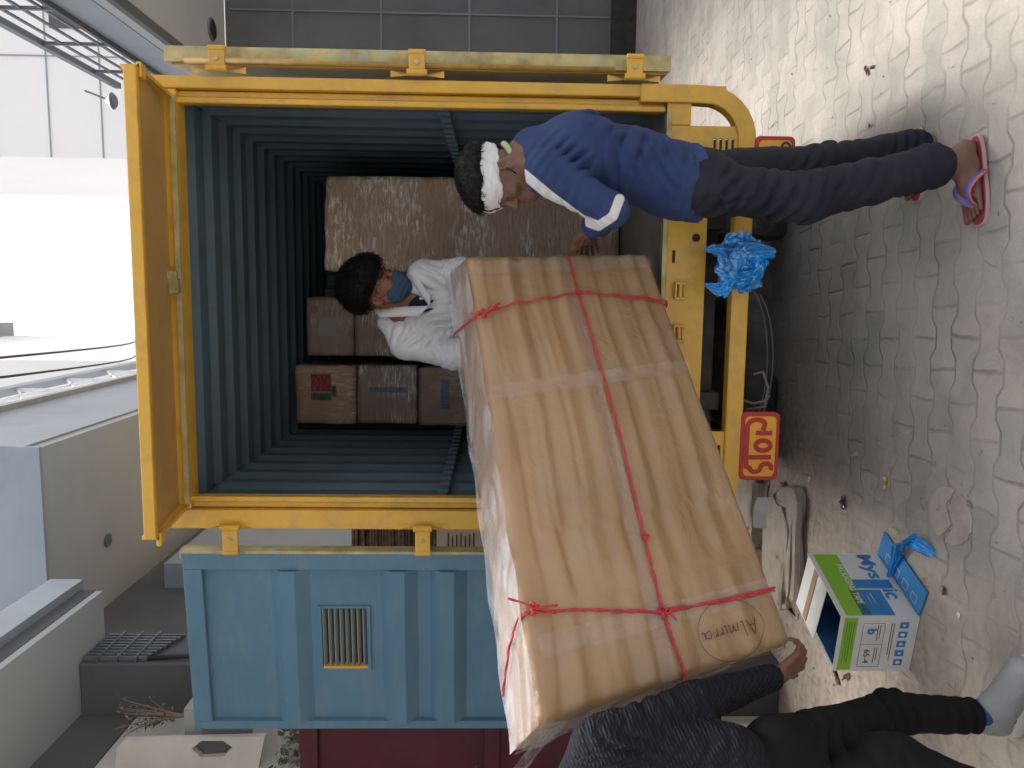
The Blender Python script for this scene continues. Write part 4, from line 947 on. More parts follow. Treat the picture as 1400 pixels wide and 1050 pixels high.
# ------------------------------------------------------------------ blue plastic bags
def plastic(name, col, col2):
    m = mat(name, col, .16, var=.2, vscale=12, bump=.6, bscale=35, col2=col2, coat=1, spec=.8); b = m.node_tree.nodes['Principled BSDF']; b.inputs['Transmission Weight'].default_value = .0
    b.inputs['Subsurface Weight'].default_value = .15; b.inputs['Subsurface Radius'].default_value = (.01, .03, .05); return m
bluebag = plastic('blue_plastic', (.003, .17, .55), (.01, .36, .85))
def ridged(p, seed, f):
    r = np.random.RandomState(seed); out = np.zeros(len(p)); a = 1
    for o in range(4):
        v = 1
        for k in range(2):
            d = nrm(r.normal(size=3)); v = v*1; out += a*(1-2*np.abs(np.sin(p@d*f*3.14+r.uniform(0, 6)+1.2*np.sin(p@nrm(r.normal(size=3))*f*2.5))))
        a *= .58; f *= 1.9
    return out
def crumpled(name, c, rad, seed, amp, f, parent, mtl, n=90, m=64, squash=(1, 1, 1)):
    mb = MB()
    def fn(u, v):
        th = u*2*math.pi; ph = (v-.5)*math.pi; return A(math.cos(th)*math.cos(ph), math.sin(th)*math.cos(ph), math.sin(ph))
    mb.grid(fn, n, m); d = np.array(mb.v); k = 1+amp*ridged(d, seed, f); v = A(*c)+d*np.array(rad)*k[:, None]+.009*np.stack([ridged(d*1.0+3, seed+i, f*1.5) for i in range(3)], 1)
    return mk(name, v, mb.f, mtl, parent, smooth=False)
c = P(1010, 358, y=2.90); t = thing('plastic_bag', 'crumpled bright blue plastic bag caught on the yellow bumper', 'plastic bag', tuple(P(1040, 358, y=2.9)))
crumpled('bag_body', c+A(.005, 0, .01), (.106, .050, .096), 4, .06, .55, t, bluebag, n=70, m=46)
def tail(pts, widths, seed, parent, amp=.008, name='bag_flap'):
    mb = MB(); pts = [A(*p) for p in pts]; m = len(pts)
    def fn(u, v):
        q = u*(m-1); i = min(int(q), m-2); w_ = q-i; p = pts[i]*(1-w_)+pts[i+1]*w_; wd = widths[i]*(1-w_)+widths[i+1]*w_
        d = nrm(pts[i+1]-pts[i]); s = nrm(np.cross(d, A(0,-1,0))); a = (v-.5)*math.pi*1.1
        return p+s*math.sin(a)*wd+A(0,-1,0)*(math.cos(a)-.6)*wd*.6+A(0,-1,0)*.01*math.sin(v*22+u*5)*min(1, wd*30)
    mb.grid(fn, 26, 18); v = np.array(mb.v); v += ridged(v*6, seed, 1.)[:, None]*amp*A(.35, .6, .3); return mk(name, v, mb.f, bluebag, parent, smooth=False)
yb = 2.87
tail([P(1005, 340, y=yb), P(1035, 342, y=yb-.02), P(1059, 346, y=yb-.01)], [.045, .032, .018], 1, t, .004)
tail([P(1000, 380, y=yb), P(1030, 376, y=yb-.02), P(1050, 357, y=yb-.01)], [.035, .03, .008], 2, t, .004)
tail([P(1000, 380, y=yb), P(985, 395, y=yb), P(962, 388, y=yb+.02)], [.03, .03, .004], 3, t, .004)
tail([P(998, 378, y=yb), P(993, 392, y=yb), P(990, 407, y=yb)], [.035, .02, .005], 5, t, .004)
tail([P(990, 345, y=yb), P(975, 340, y=yb), P(962, 341, y=yb+.01)], [.03, .018, .004], 6, t, .003)
c = P(1232, 750, z=.03); t = thing('plastic_bag', 'twisted small blue plastic strip lying on the carton flap', 'plastic bag', tuple(A(c[0], c[1], 0)))
tail([P(1215, 790, z=.02), P(1226, 762, z=.03), P(1230, 742, z=.05), P(1246, 738, z=.06), P(1262, 748, z=.03), P(1274, 756, z=.012)], [.012, .022, .03, .03, .024, .018], 9, t, .004, 'bag_strip')

# ------------------------------------------------------------------ litter, stones
stone = mat('rubble_stone', (.30, .265, .23), .9, var=.2, vscale=8, bump=.6, bscale=40, dirt=(.3, .24, .18), dscale=6, damt=.7)
def rock(name, label, c, rad, seed, cat='stone', mtl=stone, group=None, n=28, m=18):
    mb = MB(); mb.grid(lambda u, v: A(math.cos(u*6.283)*math.cos((v-.5)*3.1415), math.sin(u*6.283)*math.cos((v-.5)*3.1415), math.sin((v-.5)*3.1415)), n, m)
    d = np.array(mb.v); q = np.sign(d)*np.abs(d)**.5; v = A(*c)+q*np.array(rad)*(1+.13*ridged(d, seed, .6)*.6+.05*fbm(d, seed, 1.6))[:, None]; v[:, 2] = np.maximum(v[:, 2], .0015)
    return tag(mk(name, v, mb.f, mtl, origin=(c[0], c[1], 0), smooth=False), label, cat, group)
c = P(1062, 750, z=.08); rock('rubble_slab', 'large flat grey stone slab behind the printed carton', (c[0], c[1], .035), (.36, .20, .065), 2)
c = P(1080, 800, z=.05); rock('rubble_slab', 'smaller tilted stone between the slab and the printed carton', (c[0]+.02, c[1]+.12, .05), (.20, .12, .055), 7)
c = P(1045, 690, z=.05); rock('rubble_slab', 'rough brown stone behind the stop board', (c[0]-.05, c[1]+.25, .05), (.26, .2, .07), 9)
# broken round cap of concrete: two halves with a crack
capm = mat('cap_concrete', (.43, .385, .34), .9, var=.12, vscale=9, bump=.5, bscale=60, dirt=(.27, .22, .18), dscale=7, damt=.7)
cc_ = P(1300, 705, z=0); rx = abs(P(1300, 666, z=0)[0]-P(1300, 745, z=0)[0])/2; ry = abs(P(1271, 705, z=0)[1]-P(1331, 705, z=0)[1])/2
t = thing('broken_cap', 'broken pale round concrete disc set flat among the pavers', 'concrete disc', tuple(cc_))
for s in (0, 1):
    pts = []
    for k in range(22):
        a = math.radians(-8+s*180+k*(165/21)); j = 1+.03*math.sin(k*2.3+s); pts.append((rx*math.cos(a)*j, ry*math.sin(a)*j))
    for k in range(5): u = -1+2*(k+1)/6 if not s else 1-2*(k+1)/6; pts.append((rx*u*.9, (.010 if s == 0 else -.010)+.02*math.sin(u*5)))
    MB().prism(pts, cc_+A(0, 0, .0), (1,0,0), (0,1,0), .007).mk('disc_half', capm, t, bevel=.004)
def scrap(name, label, px, py, L, w_, seed, mtl, cat, lift=.004, ang=0, curl=.01):
    c = P(px, py, z=0); mb = MB(); ca, sa = math.cos(ang), math.sin(ang)
    mb.grid(lambda u, v: A(c[0]+((u-.5)*L)*ca-((v-.5)*w_)*sa, c[1]+((u-.5)*L)*sa+((v-.5)*w_)*ca, lift), 12, 8)
    v = np.array(mb.v); v[:, 2] += np.abs(fbm((v-c), seed, 14))*curl; v[:, :2] += (fbm(v, seed+1, 12)*.15*w_)[:, None]
    o = mk(name, v, mb.f, mtl, origin=(c[0], c[1], 0)); s_ = o.modifiers.new('thick', 'SOLIDIFY'); s_.thickness = .0012
    return tag(o, label, cat)
whitep = mat('scrap_white', (.55, .56, .58), .6, dirt=(.3, .27, .24), dscale=30, damt=.5)
c = P(1044, 702, z=.1)
o = MB().grid(lambda u, v: P(1030+18*v+6*u, 722-42*u, y=3.7)+A(0, .03*math.sin(u*3), 0), 10, 6).mk('paper_sheet', whitep); o.modifiers.new('thick', 'SOLIDIFY').thickness = .0015
tag(o, 'torn white printed paper propped on the rubble under the stop board', 'paper')
scrap('wrapper', 'dark purple foil wrapper on the dusty pavers', 1155, 688, .062, .045, 3, mat('purple_foil', (.03, .02, .07), .25, coat=1, dirt=(.3, .28, .3), dscale=60, damt=.8), 'wrapper', ang=.2)
scrap('wrapper', 'narrow bright yellow wrapper on the pavers', 1212, 660, .05, .018, 4, mat('yellow_foil', (.55, .48, .03), .4), 'wrapper', ang=.1)
scrap('wrapper', 'small yellow scrap beside the carton flap', 1228, 726, .03, .012, 5, bpy.data.materials['yellow_foil'], 'wrapper', ang=1.1)
leafm = mat('dead_leaf', (.10, .035, .03), .6, var=.4, vscale=60)
for k, (px, py, L, a, lab) in enumerate(((1187, 97, .045, .6, 'curled dark red leaf far right on the pavers'), (1194, 92, .03, 1.6, 'smaller dark leaf touching the curled red leaf'), (1191, 171, .022, .3, 'tiny dark leaf right of the barefoot heel'),
                                   (1145, 925, .07, .9, 'brown dry leaf at the foot of the printed carton'), (1160, 925, .05, 2.3, 'brown leaf scrap under the carton corner'), (1294, 808, .03, .4, 'small brown leaf right of the carton flap'))):
    scrap('dead_leaf', lab, px, py, L, L*.4, 20+k, leafm, 'leaf', ang=a, curl=.014)
bit = mat('litter_white', (.62, .6, .56), .6)
for k, (px, py, L, lab) in enumerate(((1313, 842, .022, 'short white stub on the pavers beyond the carton flap'), (868, 28, .05, 'white scrap near the grey wall, far right'), (1302, 92, .02, 'white speck near the right edge of the pavers'), (1108, 655, .03, 'pale stub lying behind the stop board'))):
    scrap('paper_scrap', lab, px, py, L, L*.4, 40+k, bit, 'scrap', ang=k*.9)
# fine litter and grit: nobody could count it
mb = MB()
for k in range(900):
    x = rng.uniform(-2.4, 2.6); y = rng.uniform(2.1, 6.5); 
    if x > -.4 and rng.rand() < .72: continue
    s = rng.uniform(.0015, .006)*(1 if x > -.4 else 1.5); q = rng.normal(size=(4, 3))*s+A(x, y, s*.5); q[:, 2] = np.maximum(q[:, 2], .0006); mb.add(q, [(0,1,2), (0,3,1), (1,3,2), (2,3,0)])
tag(mb.mk('grit', stone), 'scattered grit and pebbles on the pavers', 'grit', kind='stuff')
mb = MB()
for k in range(170):
    x = rng.uniform(-2.2, 1.8); y = rng.uniform(2.3, 6); 
    if x > -.3 and rng.rand() < .7: continue
    a = rng.uniform(0, 3.14); L = rng.uniform(.01, .05); p = A(x, y, .003); d = A(math.cos(a), math.sin(a), 0); e = A(-d[1], d[0], 0)
    mb.tube([p-d*L, p+e*L*.15, p+d*L], .0009, 4)
tag(mb.mk('straw', dry), 'bits of straw and thin twigs strewn on the pavers', 'straw', kind='stuff')

# ------------------------------------------------------------------ bodies: smooth blended distance fields turned into one skin
def sdf_mesh(prims, vox, disp=None, cut=None):
    lo = np.full(3, 1e9); hi = -lo
    for p in prims:
        if p[0] == 'c':
            for q, r in ((p[1], p[3]), (p[2], p[4])): lo = np.minimum(lo, np.asarray(q)-r); hi = np.maximum(hi, np.asarray(q)+r)
        elif p[0] == 'e' and p[5] is None or p[0] == 'e':
            r = max(p[2]); lo = np.minimum(lo, np.asarray(p[1])-r); hi = np.maximum(hi, np.asarray(p[1])+r)
    lo = lo-.03; hi = hi+.03; n = np.ceil((hi-lo)/vox).astype(int)+1
    D = np.full(n, .06, np.float32)
    axs = [lo[i]+np.arange(n[i])*vox for i in range(3)]
    for p in prims:
        k = p[6] if len(p) > 6 else .02; op = p[5] if len(p) > 5 and p[5] else 'add'
        if p[0] == 'c':
            a, b, ra, rb = np.asarray(p[1], float), np.asarray(p[2], float), p[3], p[4]; fl = p[7] if len(p) > 7 else None
            m = max(k, 3*vox)+.01; R = max(ra, rb)*(1 if fl is None else max(1, fl[1])); l = np.minimum(a, b)-R-m; h_ = np.maximum(a, b)+R+m
        else:
            c, rad, fr = np.asarray(p[1], float), np.asarray(p[2], float), np.asarray(p[3], float); m = max(k, 3*vox)+.01; R = rad.max(); l = c-R-m; h_ = c+R+m
        i0 = np.maximum(0, np.floor((l-lo)/vox).astype(int)); i1 = np.minimum(n, np.ceil((h_-lo)/vox).astype(int)+1)
        if (i1 <= i0).any(): continue
        gx, gy, gz = np.meshgrid(*[axs[i][i0[i]:i1[i]].astype(np.float32) for i in range(3)], indexing='ij')
        if p[0] == 'c':
            px, py_, pz = gx-a[0], gy-a[1], gz-a[2]; ba = b-a
            if fl is not None:
                nn = nrm(fl[0]); s = 1/fl[1]-1; dt = px*nn[0]+py_*nn[1]+pz*nn[2]; px = px+nn[0]*dt*s; py_ = py_+nn[1]*dt*s; pz = pz+nn[2]*dt*s
                db = (ba@nn)*s; ba = ba+nn*db
            L2 = max(ba@ba, 1e-12); t = np.clip((px*ba[0]+py_*ba[1]+pz*ba[2])/L2, 0, 1)
            d = np.sqrt((px-t*ba[0])**2+(py_-t*ba[1])**2+(pz-t*ba[2])**2)-(ra+(rb-ra)*t)
            if fl is not None: d = d*min(1, fl[1])**.5
        else:
            q = [(gx-c[0])*fr[i][0]+(gy-c[1])*fr[i][1]+(gz-c[2])*fr[i][2] for i in range(3)]
            k0 = np.sqrt(sum((q[i]/rad[i])**2 for i in range(3))); k1 = np.sqrt(sum((q[i]/rad[i]**2)**2 for i in range(3)))+1e-9
            d = k0*(k0-1)/k1
        sl_ = tuple(slice(i0[i], i1[i]) for i in range(3)); g0 = D[sl_]
        if op == 'sub':
            d = -d; hq = np.maximum(k-np.abs(g0-d), 0)/k; D[sl_] = np.maximum(g0, d)+hq*hq*k/4
        elif op == 'and':
            D2 = np.full(n, .06, np.float32); D2[sl_] = d; D = np.maximum(D, D2)
        else:
            hq = np.maximum(k-np.abs(g0-d), 0)/k; D[sl_] = np.minimum(g0, d)-hq*hq*k/4
    if disp is not None:
        near = np.argwhere(np.abs(D) < .03)
        pts = lo+near*vox; D[tuple(near.T)] += disp(pts).astype(np.float32)
    if cut is not None: D = np.maximum(D, cut(axs[0][:, None, None], axs[1][None, :, None], axs[2][None, None, :]).astype(np.float32))
    D[0], D[-1], D[:, 0], D[:, -1], D[:, :, 0], D[:, :, -1] = (.05,)*6
    # surface nets
    s = D < 0
    c8 = [s[i:n[0]-1+i, j:n[1]-1+j, k:n[2]-1+k] for i in (0,1) for j in (0,1) for k in (0,1)]
    cnt = sum(c.astype(np.int8) for c in c8); act = np.argwhere((cnt > 0) & (cnt < 8)); idm = np.full(n-1, -1, np.int64); idm[tuple(act.T)] = np.arange(len(act))
    acc = np.zeros((len(act), 3)); ct = np.zeros(len(act))
    cor = [(i, j, k) for i in (0,1) for j in (0,1) for k in (0,1)]
    for u in cor:
        for ax_ in range(3):
            if u[ax_]: continue
            w_ = list(u); w_[ax_] = 1
            d0 = D[tuple((act+np.array(u)).T)]; d1 = D[tuple((act+np.array(w_)).T)]; m = (d0 < 0) != (d1 < 0)
            t = d0[m]/(d0[m]-d1[m]); q = np.tile(np.array(u, float), (m.sum(), 1)); q[:, ax_] += t; acc[m] += q; ct[m] += 1
    V = lo+(act+acc/ct[:, None])*vox; F = []
    for ax_ in range(3):
        b1, b2 = [(1, 2), (2, 0), (0, 1)][ax_]
        e = np.diff(s.astype(np.int8), axis=ax_); ed = np.argwhere(e != 0); sg = e[tuple(ed.T)]
        o1 = np.zeros(3, int); o1[b1] = 1; o2 = np.zeros(3, int); o2[b2] = 1
        q = np.stack([idm[tuple((ed-o1-o2).T)], idm[tuple((ed-o2).T)], idm[tuple(ed.T)], idm[tuple((ed-o1).T)]], 1)
        q[sg > 0] = q[sg > 0][:, ::-1]; F.append(q)
    F = np.concatenate(F); F = F[(F >= 0).all(1)]
    return V, F
def cap(a, b, ra, rb, k=.02, fl=None): return ('c', a, b, ra, rb, 'add', k, fl)
def ell(c, r, fr, k=.02, op='add'): return ('e', c, r, fr, None, op, k)
def ell(c, r, fr, k=.02, op='add'): return ('e', c, r, fr, 0, op, k)
def frame_of(f, u): f = nrm(f); u = np.asarray(u, float); u = nrm(u-f*(u@f)); return np.array([np.cross(f, u), f, u])  # right, forward, up
I3 = np.eye(3)
def head_prims(c, f, u, jaw=1., ears=True):
    """c is the point between the eyes' height and the ears; f forward, u up"""
    R = frame_of(f, u); L = lambda x, y, z: np.asarray(c)+R.T@A(x, y, z)
    p = [ell(L(0, -.012, .045), (.074, .094, .073), R), ell(L(0, .030, -.012), (.060, .060, .075), R, .03), ell(L(0, -.02, .0), (.070, .075, .06), R, .03)]
    for s in (-1, 1):
        p += [cap(L(s*.052, .005, -.055), L(s*.018, .068, -.098), .020, .018, .03), ell(L(s*.040, .060, -.032), (.022, .022, .022), R, .02),
              cap(L(s*.008, .082, .018), L(s*.044, .070, .017), .009, .008, .012)]
    p += [cap(L(0, .070, -.098), L(0, .076, -.100), .017, .017, .02), cap(L(0, .05, -.06), L(0, .07, -.08), .035, .028, .02)]
    for s in (-1, 1): p += [('e', L(s*.032, .094, -.002), (.018, .016, .011), R, 0, 'sub', .012)]
    for s in (-1, 1): p += [ell(L(s*.031, .074, -.003), (.0135, .0135, .0125), R, .003), cap(L(s*.019, .084, .004), L(s*.043, .079, .003), .0035, .0035, .004), cap(L(s*.020, .083, -.010), L(s*.042, .079, -.009), .0028, .0028, .004)]
    p += [cap(L(0, .084, .004), L(0, .106, -.034), .0075, .0105, .012), cap(L(-.012, .095, -.038), L(.012, .095, -.038), .0075, .0075, .008),
          cap(L(-.020, .082, -.061), L(.020, .082, -.061), .0055, .0055, .008), cap(L(-.006, .091, -.060), L(.006, .091, -.060), .006, .006, .006),
          cap(L(-.017, .083, -.072), L(.017, .083, -.072), .006, .006, .007), cap(L(-.005, .089, -.0725), L(.005, .089, -.0725), .0065, .0065, .006),
          ('c', L(-.021, .093, -.0665), L(.021, .093, -.0665), .0018, .0018, 'sub', .003)]
    if ears:
        for s in (-1, 1):
            p += [ell(L(s*.080, -.018, -.016), (.012, .020, .034), R, .005), cap(L(s*.083, -.020, .010), L(s*.084, -.024, -.010), .005, .005, .004), cap(L(s*.082, -.005, .012), L(s*.083, -.018, .016), .0045, .0045, .004), cap(L(s*.080, -.005, -.032), L(s*.079, -.008, -.036), .007, .006, .006),
                  ('e', L(s*.093, -.014, -.012), (.012, .010, .019), R, 0, 'sub', .004)]
    return p, L, R
def hand_prims(w, d, pn, side, curl=(.5, .5, .5, .5), thumb=(.5, .3), spread=.06, sc=1.):
    """w wrist, d towards the knuckles, pn palm normal (the way the fingers close), side = +1/-1 which edge the thumb is on"""
    d = nrm(d); pn = nrm(pn-d*(pn@d)); x = np.cross(d, pn)*side; p = []; w = np.asarray(w)
    T_ = lambda a, b, c_: w+(x*a+d*b+pn*c_)*sc
    kn = []
    for i, (off, L0) in enumerate(((.030, .088), (.010, .092), (-.010, .088), (-.029, .080))):
        k_ = T_(off, L0, -.002); kn.append(k_); p.append(cap(T_(off*.55, .005, 0), k_, .0135*sc, .0105*sc, .012))
    p += [cap(T_(.012, .03, .006), T_(.0, .06, .006), .014*sc, .012*sc, .014), cap(T_(.018, .012, .004), T_(.032, .042, .010), .014*sc, .012*sc, .014)]
    lens = ((.042, .026, .020), (.046, .029, .021), (.042, .027, .020), (.033, .021, .018))
    for i in range(4):
        c = curl[i]; q = kn[i]; a = 0; sp_ = spread*(1.5-i)
        for j in range(3):
            a += c*(.9, 1.15, .8)[j]; dd = d*math.cos(a)+pn*math.sin(a)+x*sp_*math.cos(a); dd = nrm(dd); e = q+dd*lens[i][j]*sc
            r0, r1 = (.0088, .0080, .0072, .0062)[j], (.0088, .0080, .0072, .0062)[j+1]; f_ = (.97, 1, .96, .86)[i]*sc
            p.append(cap(q, e, r0*f_, r1*f_, .0035 if j else .006)); q = e
    q = T_(.030, .038, .010); a, b = thumb; td = nrm(d*.75+x*(1.1-a)+pn*b); 
    for j, (l, r0, r1) in enumerate(((.034, .0115, .0095), (.028, .0092, .0078))):
        e = q+td*l*sc; p.append(cap(q, e, r0*sc, r1*sc, .008 if j == 0 else .003)); q = e; td = nrm(td+d*.35-x*.15+pn*.15)
    return p
def foot_prims(heel, toe, up_=A(0,0,1), ankle=None, sc=1.):
    d = nrm(toe-heel); x = np.cross(d, up_); L = np.linalg.norm(toe-heel); F_ = lambda a, b, c_: heel+d*a*L+x*b+up_*c_
    p = [cap(F_(.10, 0, .030), F_(.30, 0, .040), .030, .030, .02), cap(F_(.25, 0, .050), F_(.62, .008, .030), .034, .022, .025), cap(F_(.3, -.02, .018), F_(.68, -.022, .016), .017, .016, .02), cap(F_(.55, .02, .018), F_(.70, .026, .015), .017, .016, .02), cap(F_(.35, .01, .02), F_(.66, 0, .018), .022, .018, .02)]
    for i in range(5):
        b0 = .034-.0165*i; p.append(cap(F_(.70-.012*i, b0, .014), F_((.97, .955, .93, .90, .86)[i], b0*1.08, .0095), (.0135, .010, .0095, .009, .0088)[i], (.011, .0078, .0072, .007, .007)[i], .006))
    if ankle is not None: p += [cap(F_(.20, 0, .055), ankle, .034, .032, .03), ell(ankle+x*.030, (.012, .012, .014), I3, .012), ell(ankle-x*.030, (.012, .012, .014), I3, .012)]
    return p
def folds(specs, base_seed=1, amp=.0015, f0=4.):
    def fn(p):
        o = fbm(p, base_seed, f0, 3)*amp
        for i, (c, d, lam, a, r) in enumerate(specs):
            c = A(*c); q = p-c; g = np.exp(-(q**2).sum(1)/(r*r)); d = nrm(d); e = nrm(np.cross(d, A(.31, .52, .79)))
            ph = q@d/lam*6.283+1.8*np.sin((q@e)*13+i*1.7)+1.3*np.sin(q@np.cross(d, e)*17+i)+2.2*fbm(p, base_seed+i*7+1, 3.5, 2)
            m = np.clip(.45+.75*fbm(p, base_seed+i*5+3, 4.5, 2), 0, 1.3)
            s = np.sin(ph); o += 2.1*a*g*m*(1-2*np.abs(np.sin(ph/2)))
        return o
    return fn
def person_mats(name, skin):
    m = mat(name, skin, .5, var=.08, vscale=14, bump=.12, bscale=180, spec=.45); b = m.node_tree.nodes['Principled BSDF']
    b.inputs['Subsurface Weight'].default_value = .12; b.inputs['Subsurface Radius'].default_value = (.012, .005, .003); b.inputs['Subsurface Scale'].default_value = .6; return m
def cloth(name, col, **k):
    return mat(name, col, k.pop('rough', .85), var=k.pop('var', .07), vscale=k.pop('vscale', 6), bump=k.pop('bump', .25), bscale=k.pop('bscale', 320), sheen=0, spec=.2, **k)
def seg_dist(p, a, b):
    ba = b-a; t = np.clip((p-a)@ba/(ba@ba), 0, 1); return np.linalg.norm(p-a-t[:, None]*ba, axis=1)
def eye_parts(L, R, person, lids=True):
    pass
hairm = mat('black_hair', (.006, .005, .005), .55, var=.4, vscale=40, bump=.3, bscale=150, spec=.22)
def hair_mesh(c, R, rad, off, cut, seed, amp, strands, parent, slen=.03, curl=.6, vox=.0045, below=None):
    """c: head centre; cut(q) -> True where hair grows (local right/forward/up coordinates)"""
    base = A(*c)+R.T@A(*off)
    prim = [ell(base, rad, R)]
    def dsp(p):
        q = (p-A(*c))@R.T; g = fbm(p, seed, 9, 3)*amp
        return g+cut(q)
    V, F = sdf_mesh(prim, vox, dsp)
    q = (V-A(*c))@R.T
    mb = MB(); r = np.random.RandomState(seed)
    idx = r.choice(len(V), strands)
    for i in idx:
        p = V[i]; o = nrm(p-base); t1 = nrm(np.cross(o, r.normal(size=3))); sweep = nrm(-R[2]*.5+t1*curl+R[1]*r.uniform(-.3, .3)); L = slen*r.uniform(.5, 1.2)
        pts = [p-o*.004]; d = nrm(o+sweep*.6)
        for k in range(4): pts.append(pts[-1]+d*L/4); d = nrm(d+sweep*.5-o*.28+r.normal(size=3)*.2)
        mb.tube(pts, [.0011, .0010, .0009, .0006, .0002], 3, caps=False)
    fs = [tuple(f) for f in F]; n = len(V); vs = list(map(tuple, V))+mb.v; fs += [tuple(i+n for i in f) for f in mb.f]
    return mk('hair', vs, fs, hairm, parent, smooth=True)

# ================================================================== man in blue bending at the right
skinA = person_mats('skin_dark', (.16, .078, .052)); 
hcA = P(683, 245, y=2.68); fA = A(-.93, -.22, -.22); uA = A(-.12, -.05, 1)
neckA = P(722, 216, y=2.68); chA = P(785, 216, y=2.68); midA = P(865, 226, y=2.68); pelA = P(940, 248, y=2.68)
shN = P(748, 236, y=2.52); shF = P(752, 226, y=2.84); elN = P(834, 287, y=2.50); wrN = P(807, 314, y=2.62); elF = P(838, 290, y=2.84); wrF = P(806, 322, y=2.92)
hipN = P(960, 254, y=2.60); hipF = P(960, 240, y=2.76); knN = P(1105, 270, y=2.52); knF = P(1110, 226, y=2.80)
anN = P(1295, 228, y=2.55); anF = P(1272, 200, y=2.86)
heelN = P(1326, 206, z=.04)+A(0,0,0); toeN = P(1336, 303, z=.03); 
solN0 = P(1333, 184, z=.028); solN1 = P(1338, 309, z=.012)
solF0 = A(.70, 2.93, .02); solF1 = P(1252, 276, z=.012)
dN = nrm(solN1-solN0); dF = nrm(solF1-solF0)
hp, LA, RA = head_prims(hcA, fA, uA)
pr = hp+[cap(hcA+RA.T@A(0, -.03, -.05), neckA, .050, .056, .03), cap(neckA, chA, .07, .11, .05, (A(0,1,0), 1.3)), cap(chA, midA, .10, .09, .05, (A(0,1,0), 1.35)), cap(midA, pelA, .09, .10, .05, (A(0,1,0), 1.35)),
         cap(neckA, shN, .05, .05, .04), cap(neckA, shF, .05, .05, .04), cap(shN, elN, .044, .034), cap(shF, elF, .044, .034), cap(elN, wrN, .034, .024), cap(elF, wrF, .034, .024),
         cap(hipN, knN, .072, .048, .03), cap(hipF, knF, .072, .048, .03), cap(knN, anN, .050, .032), cap(knF, anF, .050, .032), cap(pelA, hipN, .08, .08, .04), cap(pelA, hipF, .08, .08, .04)]
hdirN = nrm(P(783, 336, y=2.80)-wrN)
pr += hand_prims(wrN, hdirN, A(-1, -.15, -.3), -1, curl=(.12, .16, .20, .28), thumb=(.3, .3), sc=.90)
pr += hand_prims(wrF, nrm(A(-.25, .85, -.1)), A(-1, -.2, -.2), 1, curl=(.2, .2, .25, .3), sc=.9)
fhN = solN0+dN*.02+A(0,0,.002); ftN = solN1-dN*.012+A(0,0,.003); fhF = solF0+dF*.02+A(0,0,.002); ftF = solF1-dF*.012+A(0,0,.003)
pr += foot_prims(fhN, ftN, ankle=anN)+foot_prims(fhF, ftF, ankle=anF)
V, F = sdf_mesh(pr, .0042)
manA = mk('person', V, F, [skinA], origin=(float((anN[0]+anF[0])/2), 2.7, 0), smooth=True)
tag(manA, 'man in blue sweatshirt and white headband bending over the package end, in flip-flops', 'person')
# face markings: eyebrow, eyelid line
browm = mat('brow_hair', (.012, .009, .008), .8); lipm = mat('lip', (.12, .045, .035), .45)
def face_marks(L, parent, lip=True):
    for s in (-1, 1):
        MB().tube([L(s*.016, .0925, .021), L(s*.032, .0875, .026), L(s*.048, .074, .020)], [.0028, .0032, .0015], 6).mk('eyebrow', browm, parent, smooth=True)
        MB().tube([L(s*.019, .0875, -.004), L(s*.031, .0885, -.0075), L(s*.043, .082, -.005)], [.0012, .0017, .0012], 6).mk('eyelash', browm, parent, smooth=True)
face_marks(LA, manA)
hair_mesh(hcA, RA, (.081, .100, .073), (0, -.014, .048), lambda q: np.maximum((.060-q[:, 2]-.30*np.maximum(-q[:, 1], 0)-.0), -.03)*1.0, 5, .007, 2600, manA, slen=.019)
# twisted white headband
hb = []
for k in range(48):
    a = 2*math.pi*k/48; hb.append(LA(.084*math.sin(a), -.012+.103*math.cos(a), .036+.012*math.cos(a)))
def band(v_off, r, wob): return [p+RA[2]*(v_off+wob*math.sin(i*.5+v_off*80)) for i, p in enumerate(hb)]
mb = MB(); cen_h = LA(0, -.014, .03)
def bfn(u, v):
    i = u*48; j = int(i) % 48; w_ = i-int(i); p = hb[j]*(1-w_)+hb[(j+1) % 48]*w_; o = nrm(p-cen_h-RA[2]*((p-cen_h)@RA[2])); a = v*2*math.pi
    r = .033+.004*math.sin(u*31); x_ = .010+.003*math.sin(u*23+1)
    tw = 1+.13*math.sin(a*5+u*38)+.06*math.sin(a*9-u*60)
    return p+RA[2]*math.sin(a)*r*tw+o*(math.cos(a)*x_*tw+.002)
mb.grid(bfn, 190, 36); mb.mk('headband', cloth('white_cotton', (.66, .66, .68), dirt=(.35, .35, .38), dscale=30, damt=.5, vscale=30), manA, smooth=True)
# mask pulled under the chin and its ear loop
MB().tube([LA(.078, -.022, .012), LA(.082, .0, -.025), LA(.066, .035, -.065)], .0022, 6).mk('mask_strap', browm, manA, smooth=True)
for s in (-1,): MB().tube([LA(-.078, -.022, .012), LA(-.086, -.0, -.022), LA(-.070, .035, -.068)], .0022, 6).mk('mask_strap', browm, manA, smooth=True)
V, F = sdf_mesh([cap(LA(-.045, .04, -.105), LA(.045, .04, -.105), .030, .030, .02), cap(LA(0, .055, -.105), LA(0, .05, -.12), .034, .03, .02)], .004, folds([], 3, .002, 9)); mk('lowered_mask', V, F, cloth('black_cloth', (.02, .02, .025)), manA, smooth=True)
